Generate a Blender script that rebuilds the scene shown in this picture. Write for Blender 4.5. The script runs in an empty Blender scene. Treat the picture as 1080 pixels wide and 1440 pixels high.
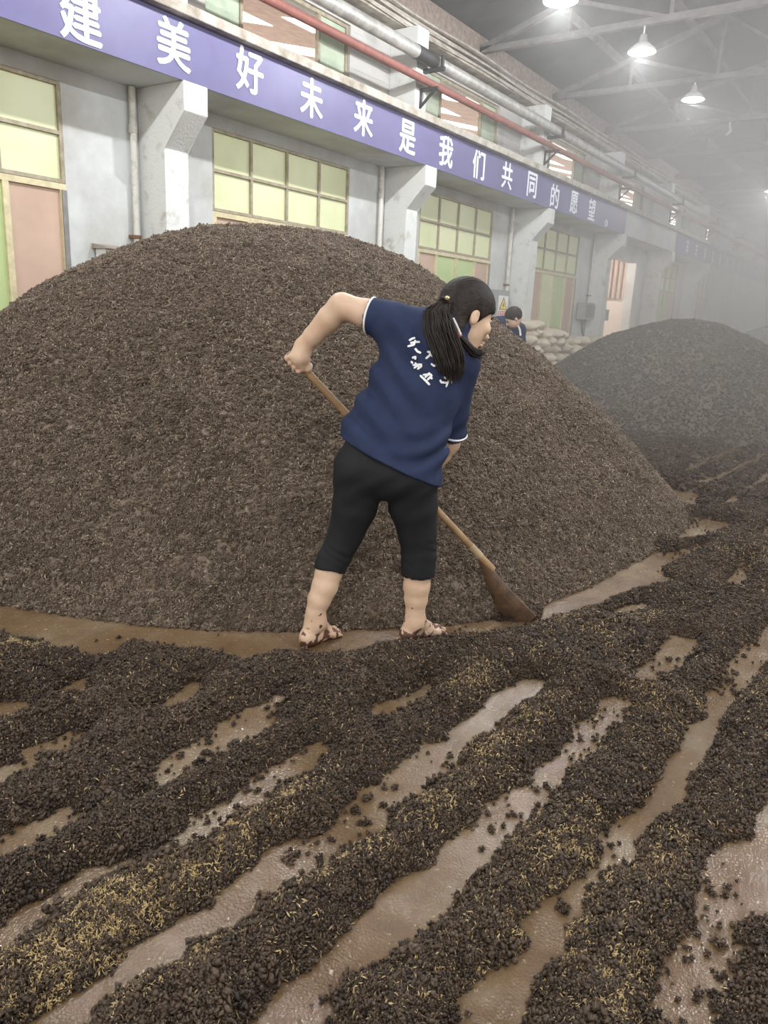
import bpy, bmesh, math, random
import numpy as np
from mathutils import Vector, Matrix, noise as mnoise
from mathutils.bvhtree import BVHTree

random.seed(7)
RNG = np.random.default_rng(11)
SC = bpy.context.scene
COL = SC.collection

# ------------------------------------------------------------------ camera
YAW, PITCH, ROLL, FPX, EYE = 0.6000, 0.25743, 0.04558, 1054.96, 1.40
FW = np.array([-math.sin(YAW) * math.cos(PITCH), math.cos(YAW) * math.cos(PITCH), -math.sin(PITCH)])
_r = np.array([math.cos(YAW), math.sin(YAW), 0.0]); _u = np.cross(_r, FW)
RT = _r * math.cos(ROLL) + _u * math.sin(ROLL)
UP = -_r * math.sin(ROLL) + _u * math.cos(ROLL)
cam = bpy.data.cameras.new('camera')
cam.sensor_fit = 'VERTICAL'; cam.sensor_height = 36.0; cam.lens = FPX / 1440 * 36.0
cam.clip_start = 0.02; cam.clip_end = 300
camo = bpy.data.objects.new('camera', cam); COL.objects.link(camo)
camo.matrix_world = Matrix(((RT[0], UP[0], -FW[0], 0), (RT[1], UP[1], -FW[1], 0), (RT[2], UP[2], -FW[2], EYE), (0, 0, 0, 1)))
SC.camera = camo

# ------------------------------------------------------------------ world, exposure, light
WORLD_STRENGTH = 1.10
LAMP_W = 95.0
FOG_DENSITY = 0.072
SC.view_settings.view_transform = 'Standard'; SC.view_settings.look = 'None'
SC.view_settings.gamma = 1.0; SC.view_settings.use_curve_mapping = False
SC.view_settings.exposure = 0.88
SC.cycles.use_denoising = True
SC.cycles.max_bounces = 8; SC.cycles.diffuse_bounces = 4; SC.cycles.glossy_bounces = 3
SC.cycles.transmission_bounces = 4; SC.cycles.volume_bounces = 1
SC.cycles.volume_step_rate = 3.0; SC.cycles.volume_max_steps = 128
SC.cycles.caustics_reflective = False; SC.cycles.caustics_refractive = False
world = bpy.data.worlds.new('world'); SC.world = world
world.use_nodes = True
world.node_tree.nodes['Background'].inputs[0].default_value = (1.0, 0.97, 0.93, 1)
world.node_tree.nodes['Background'].inputs[1].default_value = WORLD_STRENGTH

# ------------------------------------------------------------------ measuring helpers
def ray(x, y): return FW + RT * (x - 540) / FPX - UP * (y - 720) / FPX
def on_axis(x, y, axis, val):
    d = ray(x, y)
    v = val - (EYE if axis == 2 else 0)
    return d * (v / d[axis]) + np.array([0, 0, EYE])
def on_floor(x, y, z=0.0): return on_axis(x, y, 2, z)
def project(P):
    P = np.asarray(P, float) - np.array([0, 0, EYE]); d = P @ FW
    return 540 + FPX * (P @ RT) / d, 720 - FPX * (P @ UP) / d, d
def unit(v): v = np.asarray(v, float); return v / np.linalg.norm(v)

# ------------------------------------------------------------------ object helpers
def tag(o, label=None, cat=None, group=None, kind=None):
    if label: o['label'] = label
    if cat: o['category'] = cat
    if group: o['group'] = group
    if kind: o['kind'] = kind
    return o
def empty(name, loc=(0, 0, 0), rz=0.0):
    o = bpy.data.objects.new(name, None); COL.objects.link(o)
    o.location = loc; o.rotation_euler = (0, 0, rz); o.empty_display_size = 0.1
    return o
def link_mesh(name, me, mat=None, parent=None, world_space=True):
    o = bpy.data.objects.new(name, me); COL.objects.link(o)
    if mat is not None: me.materials.append(mat)
    if parent is not None:
        o.parent = parent
        if world_space:
            o.matrix_parent_inverse = Matrix.LocRotScale(parent.location, parent.rotation_euler, parent.scale).inverted()
    return o
def np_mesh(name, V, Fq, smooth=True):
    me = bpy.data.meshes.new(name)
    V = np.ascontiguousarray(V, np.float32); Fq = np.ascontiguousarray(Fq, np.int32)
    k = Fq.shape[1]
    me.vertices.add(len(V)); me.vertices.foreach_set('co', V.ravel())
    me.loops.add(Fq.size); me.loops.foreach_set('vertex_index', Fq.ravel())
    me.polygons.add(len(Fq)); me.polygons.foreach_set('loop_start', np.arange(0, Fq.size, k, dtype=np.int32))
    me.polygons.foreach_set('loop_total', np.full(len(Fq), k, np.int32))
    me.polygons.foreach_set('use_smooth', np.full(len(Fq), smooth))
    me.update(calc_edges=True); me.validate()
    return me
class MB:
    """collects boxes, prisms and tubes, built as ONE mesh"""
    def __init__(s): s.bm = bmesh.new()
    def box(s, x0, x1, y0, y1, z0, z1):
        v = [s.bm.verts.new(p) for p in ((x0, y0, z0), (x1, y0, z0), (x1, y1, z0), (x0, y1, z0), (x0, y0, z1), (x1, y0, z1), (x1, y1, z1), (x0, y1, z1))]
        for f in ((0, 3, 2, 1), (4, 5, 6, 7), (0, 1, 5, 4), (1, 2, 6, 5), (2, 3, 7, 6), (3, 0, 4, 7)): s.bm.faces.new([v[i] for i in f])
        return s
    def prism(s, poly, axis, a, b):
        """poly in the other two axes (in order), extruded along axis from a to b"""
        def mk(p, t):
            q = list(p); q.insert(axis, t); return s.bm.verts.new(q)
        A = [mk(p, a) for p in poly]; B = [mk(p, b) for p in poly]; n = len(poly)
        s.bm.faces.new(A); s.bm.faces.new(B[::-1])
        for i in range(n): s.bm.faces.new((A[i], B[i], B[(i + 1) % n], A[(i + 1) % n]))
        return s
    def tube(s, pts, r, n=12, cap=True):
        pts = [np.asarray(p, float) for p in pts]
        rr = r if hasattr(r, '__len__') else [r] * len(pts)
        rings = []; prev = None
        for i, p in enumerate(pts):
            t = unit(pts[min(i + 1, len(pts) - 1)] - pts[max(i - 1, 0)])
            if prev is None:
                a = np.cross(t, (0, 0, 1) if abs(t[2]) < .9 else (1, 0, 0))
            else: a = prev - t * (prev @ t)
            a = unit(a); prev = a; b = np.cross(t, a)
            rings.append([s.bm.verts.new(p + rr[i] * (a * math.cos(2 * math.pi * k / n) + b * math.sin(2 * math.pi * k / n))) for k in range(n)])
        for A, B in zip(rings, rings[1:]):
            for k in range(n): s.bm.faces.new((A[k], A[(k + 1) % n], B[(k + 1) % n], B[k]))
        if cap: s.bm.faces.new(rings[0][::-1]); s.bm.faces.new(rings[-1])
        return s
    def lathe(s, prof, centre, n=28):
        c = np.asarray(centre, float); rings = []
        for r, z in prof:
            rings.append([s.bm.verts.new(c + np.array([r * math.cos(2 * math.pi * k / n), r * math.sin(2 * math.pi * k / n), z])) for k in range(n)])
        for A, B in zip(rings, rings[1:]):
            for k in range(n): s.bm.faces.new((A[k], A[(k + 1) % n], B[(k + 1) % n], B[k]))
        if prof[0][0] > 1e-4: s.bm.faces.new(rings[0][::-1])
        if prof[-1][0] > 1e-4: s.bm.faces.new(rings[-1])
        return s
    def bar(s, a, b, w, h):
        """rectangular bar from a to b"""
        a = np.asarray(a, float); b = np.asarray(b, float); t = unit(b - a)
        sd = np.cross(t, (0, 0, 1) if abs(t[2]) < .95 else (0, 1, 0)); sd = unit(sd); up = np.cross(sd, t)
        A = []; B = []
        for i, j in ((-1, -1), (1, -1), (1, 1), (-1, 1)):
            o = sd * i * w / 2 + up * j * h / 2
            A.append(s.bm.verts.new(a + o)); B.append(s.bm.verts.new(b + o))
        s.bm.faces.new(A[::-1]); s.bm.faces.new(B)
        for i in range(4): s.bm.faces.new((A[i], A[(i + 1) % 4], B[(i + 1) % 4], B[i]))
        return s
    def build(s, name, mat, parent=None, bevel=0.0, smooth=False, world_space=True):
        if bevel > 0:
            bmesh.ops.bevel(s.bm, geom=list(s.bm.edges), offset=bevel, segments=2, affect='EDGES', profile=0.5)
        bmesh.ops.recalc_face_normals(s.bm, faces=s.bm.faces)
        me = bpy.data.meshes.new(name); s.bm.to_mesh(me); s.bm.free()
        if smooth:
            me.shade_smooth()
            me.set_sharp_from_angle(angle=math.radians(40))
        return link_mesh(name, me, mat, parent, world_space)
def structure(o): o['kind'] = 'structure'; return o

# ------------------------------------------------------------------ materials
def mat(name, col, rough=0.6, var=0.0, scale=8.0, bump=0.0, bscale=40.0, col2=None, spec=0.5, metal=0.0, detail=4.0, lo=0.35, hi=0.65):
    m = bpy.data.materials.new(name); m.use_nodes = True
    nt = m.node_tree; N = nt.nodes; L = nt.links; p = N['Principled BSDF']
    p.inputs['Base Color'].default_value = (*col, 1); p.inputs['Roughness'].default_value = rough
    p.inputs['Specular IOR Level'].default_value = spec; p.inputs['Metallic'].default_value = metal
    tc = N.new('ShaderNodeTexCoord')
    if col2 is None and var > 0: col2 = tuple(c * (1 - var) for c in col)
    if col2 is not None:
        n = N.new('ShaderNodeTexNoise'); n.inputs['Scale'].default_value = scale; n.inputs['Detail'].default_value = detail
        n.inputs['Roughness'].default_value = 0.65
        L.new(tc.outputs['Object'], n.inputs['Vector'])
        r = N.new('ShaderNodeValToRGB'); r.color_ramp.elements[0].position = lo; r.color_ramp.elements[1].position = hi
        r.color_ramp.elements[0].color = (*col2, 1); r.color_ramp.elements[1].color = (*col, 1)
        L.new(n.outputs['Fac'], r.inputs['Fac']); L.new(r.outputs['Color'], p.inputs['Base Color'])
    if bump > 0:
        n2 = N.new('ShaderNodeTexNoise'); n2.inputs['Scale'].default_value = bscale; n2.inputs['Detail'].default_value = 5
        L.new(tc.outputs['Object'], n2.inputs['Vector'])
        b = N.new('ShaderNodeBump'); b.inputs['Strength'].default_value = bump; b.inputs['Distance'].default_value = 0.01
        L.new(n2.outputs['Fac'], b.inputs['Height']); L.new(b.outputs['Normal'], p.inputs['Normal'])
    return m
def emit(name, col, s):
    m = bpy.data.materials.new(name); m.use_nodes = True
    p = m.node_tree.nodes['Principled BSDF']; p.inputs['Base Color'].default_value = (*col, 1)
    p.inputs['Emission Color'].default_value = (*col, 1); p.inputs['Emission Strength'].default_value = s
    return m

M = {}
M['plaster'] = mat('whitewashed_plaster', (0.60, 0.62, 0.62), 0.85, col2=(0.40, 0.39, 0.36), scale=1.1, bump=0.25, bscale=60, detail=12, lo=0.28, hi=0.60)
M['pillar'] = mat('whitewashed_concrete', (0.66, 0.67, 0.65), 0.85, col2=(0.42, 0.39, 0.35), scale=4.5, bump=0.6, bscale=45, detail=14, lo=0.30, hi=0.46)
M['ledge'] = mat('dusty_concrete', (0.50, 0.47, 0.42), 0.9, col2=(0.27, 0.23, 0.18), scale=5, bump=0.5, bscale=60, detail=10)
M['brick'] = mat('brown_brickwork', (0.30, 0.24, 0.20), 0.9, col2=(0.18, 0.14, 0.12), scale=14, bump=0.5, bscale=30)
M['panel_white'] = mat('pale_siding', (0.48, 0.47, 0.45), 0.8, col2=(0.32, 0.31, 0.29), scale=2.0, detail=8, lo=0.25, hi=0.5)
def siding(m):
    nt = m.node_tree; N = nt.nodes; L = nt.links; tc = N.new('ShaderNodeTexCoord'); w = N.new('ShaderNodeTexWave')
    w.bands_direction = 'Z'; w.wave_profile = 'SAW'; w.inputs['Scale'].default_value = 2.2; L.new(tc.outputs['Object'], w.inputs['Vector'])
    b = N.new('ShaderNodeBump'); b.inputs['Strength'].default_value = 0.8; b.inputs['Distance'].default_value = 0.03
    L.new(w.outputs['Fac'], b.inputs['Height']); L.new(b.outputs['Normal'], N['Principled BSDF'].inputs['Normal'])
siding(M['panel_white'])
M['roof'] = mat('dark_roof_sheet', (0.085, 0.083, 0.082), 0.85, var=0.35, scale=1.5)
M['steel'] = mat('dusty_steel', (0.17, 0.158, 0.15), 0.7, var=0.4, scale=6)
M['banner'] = mat('violet_blue_vinyl', (0.112, 0.102, 0.235), 0.45, col2=(0.092, 0.082, 0.195), scale=1.6, bump=0.05, bscale=8)
M['char_white'] = mat('white_lettering', (0.80, 0.82, 0.88), 0.5)
M['pane_yellow'] = mat('frosted_yellow_glass', (0.70, 0.73, 0.46), 0.30, col2=(0.61, 0.65, 0.385), scale=1.3, detail=3)
M['pane_green'] = mat('frosted_green_glass', (0.50, 0.60, 0.30), 0.3, col2=(0.43, 0.54, 0.25), scale=1.2)
M['pane_pink'] = mat('dusty_pink_board', (0.56, 0.40, 0.31), 0.55, col2=(0.48, 0.34, 0.26), scale=1.4)
M['frame'] = mat('worn_window_frame', (0.40, 0.36, 0.27), 0.6, col2=(0.27, 0.22, 0.15), scale=12)
M['frame_pale'] = mat('cream_door_frame', (0.68, 0.60, 0.38), 0.5, var=0.25, scale=10)
M['frame_grey'] = mat('grey_door_jamb', (0.25, 0.24, 0.23), 0.6, var=0.3)
M['up_green'] = mat('pale_green_glass', (0.38, 0.46, 0.35), 0.18, col2=(0.56, 0.62, 0.49), scale=2.2, detail=6)
M['annex_roof'] = mat('brown_annex_roof', (0.40, 0.27, 0.20), 0.8, col2=(0.30, 0.19, 0.14), scale=5)
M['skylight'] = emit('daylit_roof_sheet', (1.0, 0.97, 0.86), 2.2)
M['red_pipe'] = mat('dull_red_paint', (0.27, 0.10, 0.08), 0.65, col2=(0.20, 0.075, 0.06), scale=9)
M['lagging'] = mat('grey_lagging', (0.47, 0.46, 0.43), 0.45, col2=(0.28, 0.27, 0.25), scale=7, metal=0.2)
M['black'] = mat('black_rubber', (0.03, 0.03, 0.03), 0.6)
M['drain'] = mat('whitewashed_pipe', (0.62, 0.61, 0.56), 0.6, col2=(0.42, 0.38, 0.31), scale=10, lo=0.3, hi=0.5)
M['rust'] = mat('rusty_iron', (0.23, 0.12, 0.07), 0.8, var=0.5, scale=30)
M['sack'] = mat('cream_woven_sack', (0.62, 0.54, 0.42), 0.85, col2=(0.48, 0.40, 0.30), scale=5, bump=0.4, bscale=90)
M['box_grey'] = mat('grey_enamel', (0.33, 0.34, 0.33), 0.5, var=0.2)
M['white'] = mat('white_enamel', (0.78, 0.78, 0.76), 0.5, var=0.08)
M['yellow'] = mat('sign_yellow', (0.80, 0.60, 0.05), 0.5)
M['red'] = mat('sign_red', (0.55, 0.05, 0.04), 0.5)
M['green_led'] = mat('green_switch', (0.05, 0.45, 0.15), 0.4)
M['room_wall'] = mat('pinkish_plaster', (0.78, 0.69, 0.62), 0.9, var=0.10, scale=1.2)
M['lamp_glass'] = emit('lamp_glass', (0.90, 0.96, 1.0), 30.0)
M['lamp_off'] = mat('dull_lamp_glass', (0.5, 0.5, 0.48), 0.4)
M['wood'] = mat('worn_handle_wood', (0.36, 0.23, 0.115), 0.5, col2=(0.25, 0.15, 0.07), scale=9, bump=0.1, bscale=60)
M['wood_pale'] = mat('rubbed_pale_wood', (0.45, 0.34, 0.20), 0.5, var=0.3, scale=12)
M['wood_wet'] = mat('wet_dark_wood', (0.035, 0.022, 0.015), 0.4, col2=(0.12, 0.072, 0.042), scale=14, bump=0.2, bscale=70, lo=0.42, hi=0.72)

def floor_mat():
    m = bpy.data.materials.new('wet_concrete'); m.use_nodes = True
    nt = m.node_tree; N = nt.nodes; L = nt.links; p = N['Principled BSDF']
    tc = N.new('ShaderNodeTexCoord')
    n = N.new('ShaderNodeTexNoise'); n.inputs['Scale'].default_value = 1.5; n.inputs['Detail'].default_value = 11; n.inputs['Roughness'].default_value = 0.68
    L.new(tc.outputs['Object'], n.inputs['Vector'])
    r = N.new('ShaderNodeValToRGB'); e = r.color_ramp.elements
    e[0].position = 0.33; e[0].color = (0.105, 0.060, 0.028, 1); e[1].position = 0.70; e[1].color = (0.265, 0.210, 0.142, 1)
    x = r.color_ramp.elements.new(0.50); x.color = (0.155, 0.100, 0.053, 1)
    L.new(n.outputs['Fac'], r.inputs['Fac'])
    # pale scum and small dark crumbs left on the concrete
    v = N.new('ShaderNodeTexNoise'); v.inputs['Scale'].default_value = 55; v.inputs['Detail'].default_value = 3
    L.new(tc.outputs['Object'], v.inputs['Vector'])
    r2 = N.new('ShaderNodeValToRGB'); r2.color_ramp.elements[0].position = 0.66; r2.color_ramp.elements[1].position = 0.72
    r2.color_ramp.elements[0].color = (0, 0, 0, 1); r2.color_ramp.elements[1].color = (1, 1, 1, 1)
    L.new(v.outputs['Fac'], r2.inputs['Fac'])
    mx = N.new('ShaderNodeMix'); mx.data_type = 'RGBA'; mx.inputs[7].default_value = (0.36, 0.28, 0.17, 1)
    L.new(r2.outputs['Color'], mx.inputs[0]); L.new(r.outputs['Color'], mx.inputs[6]); L.new(mx.outputs[2], p.inputs['Base Color'])
    rr = N.new('ShaderNodeMapRange'); rr.inputs[1].default_value = 0.3; rr.inputs[2].default_value = 0.7; rr.inputs[3].default_value = 0.05; rr.inputs[4].default_value = 0.20
    L.new(n.outputs['Fac'], rr.inputs[0]); L.new(rr.outputs[0], p.inputs['Roughness'])
    b1 = N.new('ShaderNodeTexNoise'); b1.inputs['Scale'].default_value = 140; b1.inputs['Detail'].default_value = 3
    L.new(tc.outputs['Object'], b1.inputs['Vector'])
    b = N.new('ShaderNodeBump'); b.inputs['Strength'].default_value = 0.34; b.inputs['Distance'].default_value = 0.006
    # wet grit: each grain is a little dome that catches a lamp
    vo = N.new('ShaderNodeTexVoronoi'); vo.inputs['Scale'].default_value = 125; L.new(tc.outputs['Object'], vo.inputs['Vector'])
    gm_ = N.new('ShaderNodeTexNoise'); gm_.inputs['Scale'].default_value = 6; gm_.inputs['Detail'].default_value = 4; L.new(tc.outputs['Object'], gm_.inputs['Vector'])
    gr = N.new('ShaderNodeMapRange'); gr.inputs[1].default_value = 0.40; gr.inputs[2].default_value = 0.58; gr.inputs[3].default_value = 0.1; gr.inputs[4].default_value = 1.0; L.new(gm_.outputs['Fac'], gr.inputs[0])
    inv = N.new('ShaderNodeMath'); inv.operation = 'MULTIPLY_ADD'; inv.inputs[1].default_value = -0.9; inv.inputs[2].default_value = 0.9; L.new(vo.outputs['Distance'], inv.inputs[0])
    ml = N.new('ShaderNodeMath'); ml.operation = 'MULTIPLY'; L.new(inv.outputs[0], ml.inputs[0]); L.new(gr.outputs[0], ml.inputs[1])
    ad = N.new('ShaderNodeMath'); L.new(ml.outputs[0], ad.inputs[0]); L.new(b1.outputs['Fac'], ad.inputs[1])
    L.new(ad.outputs[0], b.inputs['Height']); L.new(b.outputs['Normal'], p.inputs['Normal'])
    p.inputs['Specular IOR Level'].default_value = 0.7
    return m
M['floor'] = floor_mat()

def grain_mat(name, dark, mid, rough=0.6, tan=None):
    """wet spent grain: each crumb its own tint, fine fibrous bump"""
    m = bpy.data.materials.new(name); m.use_nodes = True
    nt = m.node_tree; N = nt.nodes; L = nt.links; p = N['Principled BSDF']
    oi = N.new('ShaderNodeObjectInfo'); tc = N.new('ShaderNodeTexCoord')
    n = N.new('ShaderNodeTexNoise'); n.inputs['Scale'].default_value = 2.2; n.inputs['Detail'].default_value = 6
    geo = N.new('ShaderNodeNewGeometry'); L.new(geo.outputs['Position'], n.inputs['Vector'])
    n2 = N.new('ShaderNodeTexNoise'); n2.inputs['Scale'].default_value = 260; n2.inputs['Detail'].default_value = 2
    L.new(geo.outputs['Position'], n2.inputs['Vector'])
    a = N.new('ShaderNodeMath'); a.operation = 'MULTIPLY_ADD'; a.inputs[1].default_value = 0.45; 
    L.new(oi.outputs['Random'], a.inputs[0])
    a2 = N.new('ShaderNodeMath'); a2.operation = 'MULTIPLY_ADD'; a2.inputs[1].default_value = 0.35; 
    L.new(n.outputs['Fac'], a2.inputs[0])
    a3 = N.new('ShaderNodeMath'); a3.operation = 'MULTIPLY'; a3.inputs[1].default_value = 0.55
    L.new(n2.outputs['Fac'], a3.inputs[0]); L.new(a3.outputs[0], a2.inputs[2]); L.new(a2.outputs[0], a.inputs[2])
    r = N.new('ShaderNodeValToRGB'); e = r.color_ramp.elements
    e[0].position = 0.35; e[0].color = (*dark, 1); e[1].position = 0.95; e[1].color = (*mid, 1)
    if tan is not None:
        x = r.color_ramp.elements.new(0.985); x.color = (*tan, 1)
    L.new(a.outputs[0], r.inputs['Fac']); L.new(r.outputs['Color'], p.inputs['Base Color'])
    p.inputs['Roughness'].default_value = rough; p.inputs['Specular IOR Level'].default_value = 0.35
    b = N.new('ShaderNodeBump'); b.inputs['Strength'].default_value = 0.8; b.inputs['Distance'].default_value = 0.003
    L.new(n2.outputs['Fac'], b.inputs['Height']); L.new(b.outputs['Normal'], p.inputs['Normal'])
    return m
M['grain_pile'] = grain_mat('brown_spent_grain', (0.060, 0.043, 0.030), (0.235, 0.178, 0.130), 0.6)
M['grain_wet'] = grain_mat('black_brown_wet_grain', (0.020, 0.0132, 0.0092), (0.106, 0.071, 0.046), 0.40)
M['grain_grey'] = grain_mat('damp_grey_brown_grain', (0.040, 0.031, 0.023), (0.140, 0.110, 0.082), 0.6)
M['husk'] = mat('straw_husk', (0.66, 0.50, 0.26), 0.5, col2=(0.38, 0.27, 0.13), scale=40)
M['husk_pale'] = mat('pale_husk', (0.60, 0.51, 0.38), 0.5, col2=(0.36, 0.28, 0.19), scale=40)

# ------------------------------------------------------------------ hall
D = 6.9                      # inner face of the left wall stands at X = -D
PITCH_BAY = 4.36             # bay length along Y
Y0, Y1 = -3.0, 62.0
XR = 8.6
structure(MB().box(-D - 3.0, XR + 6, Y0 - 8, Y1, -0.2, 0.0).build('floor', M['floor']))

WIN = []                     # openings: (y0, y1, z0, z1)
bays = list(range(-1, 12))
def bay_y(k): return 6.35 + PITCH_BAY * (k - 1), 8.87 + PITCH_BAY * (k - 1)
Z_SPLIT, Z_TOP = 2.46, 3.33
UZ0, UZ1 = 4.17, 5.05
for k in bays:
    a, b = bay_y(k)
    WIN.append((a, b, 0.0, Z_TOP if k != 4 else 3.08))
def wall_with_holes(x0, x1, z0, z1, holes):
    m = MB(); ys = sorted({Y0, Y1, *[h[0] for h in holes], *[h[1] for h in holes]})
    for a, b in zip(ys, ys[1:]):
        h = [q for q in holes if q[0] <= a + 1e-6 and q[1] >= b - 1e-6]
        if not h: m.box(x0, x1, a, b, z0, z1)
        else:
            if h[0][2] > z0 + 1e-4: m.box(x0, x1, a, b, z0, h[0][2])
            if h[0][3] < z1 - 1e-4: m.box(x0, x1, a, b, h[0][3], z1)
    return m
# lower wall and upper wall, each one mesh with real openings
structure(wall_with_holes(-D - 0.24, -D, 0.0, 3.99, WIN).build('wall_left', M['plaster']))
UP_WIN = [(6.28 + PITCH_BAY * (k - 1), 8.80 + PITCH_BAY * (k - 1), UZ0, UZ1) for k in bays]
structure(wall_with_holes(-D - 0.24, -D, 3.99, 5.32, UP_WIN).build('wall_upper_left', M['panel_white']))
structure(MB().box(-D - 0.24, -D + 0.02, Y0, Y1, 5.32, 5.92).build('trim_1', M['brick']))
structure(MB().box(-D - 0.24, XR, Y1, Y1 + 0.3, 0, 9.5).build('wall_far', M['plaster']))

# roof: gable sheets and purlins
RX, RZ0, RZ1 = 0.85, 5.95, 8.3
rf = MB()
rf.prism([(-D - 0.5, RZ0 - 0.15), (RX, RZ1), (RX, RZ1 + 0.12), (-D - 0.5, RZ0 + 0.0)], 1, Y0 - 2, Y1 + 1)
rf.prism([(RX, RZ1), (XR + 0.5, RZ0 - 0.15), (XR + 0.5, RZ0), (RX, RZ1 + 0.12)], 1, Y0 - 2, Y1 + 1)
structure(rf.build('ceiling', M['roof']))
def roof_z(x): return RZ0 + (RZ1 - RZ0) * (1 - abs(x - RX) / (RX + D)) - 0.02
for i in range(1, 12):
    x = -D + i * 1.28
    z = roof_z(x) - 0.09
    structure(MB().box(x - 0.035, x + 0.035, Y0, Y1, z - 0.07, z + 0.05).build('roof_purlin', M['steel']))

# roof trusses
TRUSS_Y = [9.25 - 3.03 * 2, 9.25 - 3.03, 9.25] + [12.29 + 3.05 * k for k in range(14)]
CH = 5.70
def make_truss(y):
    m = MB(); xs = [-D + (XR + D) * i / 10 for i in range(11)]
    m.bar((-D, y, CH), (XR, y, CH), 0.09, 0.09)
    m.bar((-D, y, roof_z(-D) - 0.22), (RX, y, roof_z(RX) - 0.22), 0.09, 0.09)
    m.bar((RX, y, roof_z(RX) - 0.22), (XR, y, roof_z(XR) - 0.22), 0.09, 0.09)
    for i in range(1, 10):
        zt = roof_z(xs[i]) - 0.22
        m.bar((xs[i], y, CH), (xs[i], y, zt), 0.055, 0.055)
        if i < 5: m.bar((xs[i], y, zt), (xs[i + 1], y, CH), 0.055, 0.055)
        elif i > 5: m.bar((xs[i], y, zt), (xs[i - 1], y, CH), 0.055, 0.055)
    return structure(m.build('roof_truss', M['steel']))
for y in TRUSS_Y: make_truss(y)

# pillars with corbels, beam, ledge
PIL_Y = [5.50 + PITCH_BAY * k for k in range(-2, 12)]
for y in PIL_Y:
    w = 0.15
    p = MB().prism([(-D + 0.01, 0.0), (-D + 0.40, 0.0), (-D + 0.40, 2.90), (-D + 0.71, 3.21), (-D + 0.71, 3.47), (-D + 0.01, 3.47)], 1, y - w, y + w)
    structure(p.build('pillar', M['pillar'], bevel=0.008))
    u = MB().box(-D + 0.0, -D + 0.46, y - 0.14, y + 0.14, 4.10, 5.26)
    structure(u.build('upper_pillar', M['pillar'], bevel=0.008))
structure(MB().box(-D, -D + 0.68, Y0, Y1, 3.47, 3.99).build('beam', M['plaster']))
structure(MB().box(-D, -D + 0.80, Y0, Y1, 3.99, 4.09).build('trim_2', M['ledge'], bevel=0.01))
# rail ledges under the eaves
structure(MB().box(-D, -D + 0.22, Y0, Y1, 5.27, 5.36).box(-D, -D + 0.10, Y0, Y1, 5.18, 5.22).box(-D, -D + 0.13, Y0, Y1, 5.46, 5.50).build('trim_3', M['ledge']))
# fascia of plain concrete between the two banners is the bare beam itself

# ------------------------------------------------------------------ windows and doors
wn = dn = 0
for k in bays:
    a, b = bay_y(k); zt = Z_TOP
    if k == 4: continue
    wn += 1
    e = structure(empty('window_%d' % wn, (-D, (a + b) / 2, Z_SPLIT)))
    f = MB(); x0, x1 = -D - 0.07, -D - 0.005; t = 0.017
    zs = [Z_SPLIT, (Z_SPLIT + zt) / 2, zt]
    for i in range(5):
        y = a + (b - a) * i / 4; y = min(max(y, a + t), b - t)
        f.box(x0, x1, y - t, y + t, zs[0], zs[2])
    for z in (zs[0] + t, zs[1], zs[2] - t): f.box(x0 - 0.001, x1 + 0.001, a, b, z - t, z + t)
    f.build('window_frame', M['frame'], e)
    MB().box(-D - 0.05, -D - 0.035, a, b, zs[0], zs[2]).build('pane', M['pane_yellow'], e)
    # door set under it: pink, green, green, pink leaves
    dn += 1
    e = structure(empty('door_%d' % dn, (-D, (a + b) / 2, 0)))
    f = MB(); t = 0.03
    f.box(x0, x1 + 0.006, a, b, Z_SPLIT - 0.06, Z_SPLIT - 0.005)
    q = [0, 0.235, 0.50, 0.765, 1.0]
    for i in range(5):
        y = a + (b - a) * q[i]; y = min(max(y, a + t), b - t)
        f.box(x0, x1 + 0.004, y - t, y + t, 0, Z_SPLIT - 0.06)
    f.box(x0, x1 + 0.004, a, b, 0, 0.08)
    f.build('door_frame', M['frame_pale'], e)
    MB().box(-D - 0.07, -D + 0.012, b - 0.05, b + 0.0, 0, Z_SPLIT - 0.06).build('jamb', M['frame_grey'], e)
    for i in range(4):
        ya, yb = a + (b - a) * q[i] + t, a + (b - a) * q[i + 1] - t
        pn = MB().box(-D - 0.05, -D - 0.03, ya, yb, 0.08, Z_SPLIT - 0.06)
        if i in (0, 3): pn.build('pink_panel', M['pane_pink'], e)
        elif k == 3: pn.build('yellow_panel', M['pane_yellow'] if i == 1 else M['pane_green'], e)
        else: pn.build('green_panel', M['pane_green'], e)
for (a, b, z0, z1) in UP_WIN:
    wn += 1
    e = structure(empty('window_%d' % wn, (-D, (a + b) / 2, z0)))
    f = MB(); t = 0.02; x0, x1 = -D - 0.10, -D - 0.04
    y1_, y2_ = a + (b - a) * 0.23, a + (b - a) * 0.77
    for y in (a + t, y1_, y2_, b - t): f.box(x0, x1, y - t, y + t, z0, z1)
    for z in (z0 + t, z1 - t): f.box(x0 - 0.001, x1 + 0.001, a, b, z - t, z + t)
    f.build('window_frame', M['frame'], e)
    MB().box(-D - 0.08, -D - 0.065, a, y1_, z0, z1).box(-D - 0.08, -D - 0.065, y2_, b, z0, z1).build('pane', M['up_green'], e)
# the annex seen through the open upper sashes: a sloping brown roof with daylit strips
ar = MB(); ar.prism([(-D - 0.3, 5.35), (-D - 9.0, 7.6), (-D - 9.0, 7.7), (-D - 0.3, 5.45)], 1, Y0, Y1)
structure(ar.build('annex_roof', M['annex_roof']))
for i in range(26):
    y = 5.6 + i * 2.18
    sk = MB()
    for (xa, xb) in ((0.9, 2.3), (3.2, 4.6)):
        za = lambda d: 5.35 + (d - 0.3) * (2.25 / 8.7) - 0.012
        sk.prism([(-D - xa, za(xa)), (-D - xb, za(xb)), (-D - xb, za(xb) + 0.02), (-D - xa, za(xa) + 0.02)], 1, y, y + 0.75)
    structure(sk.build('skylight', M['skylight']))
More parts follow.
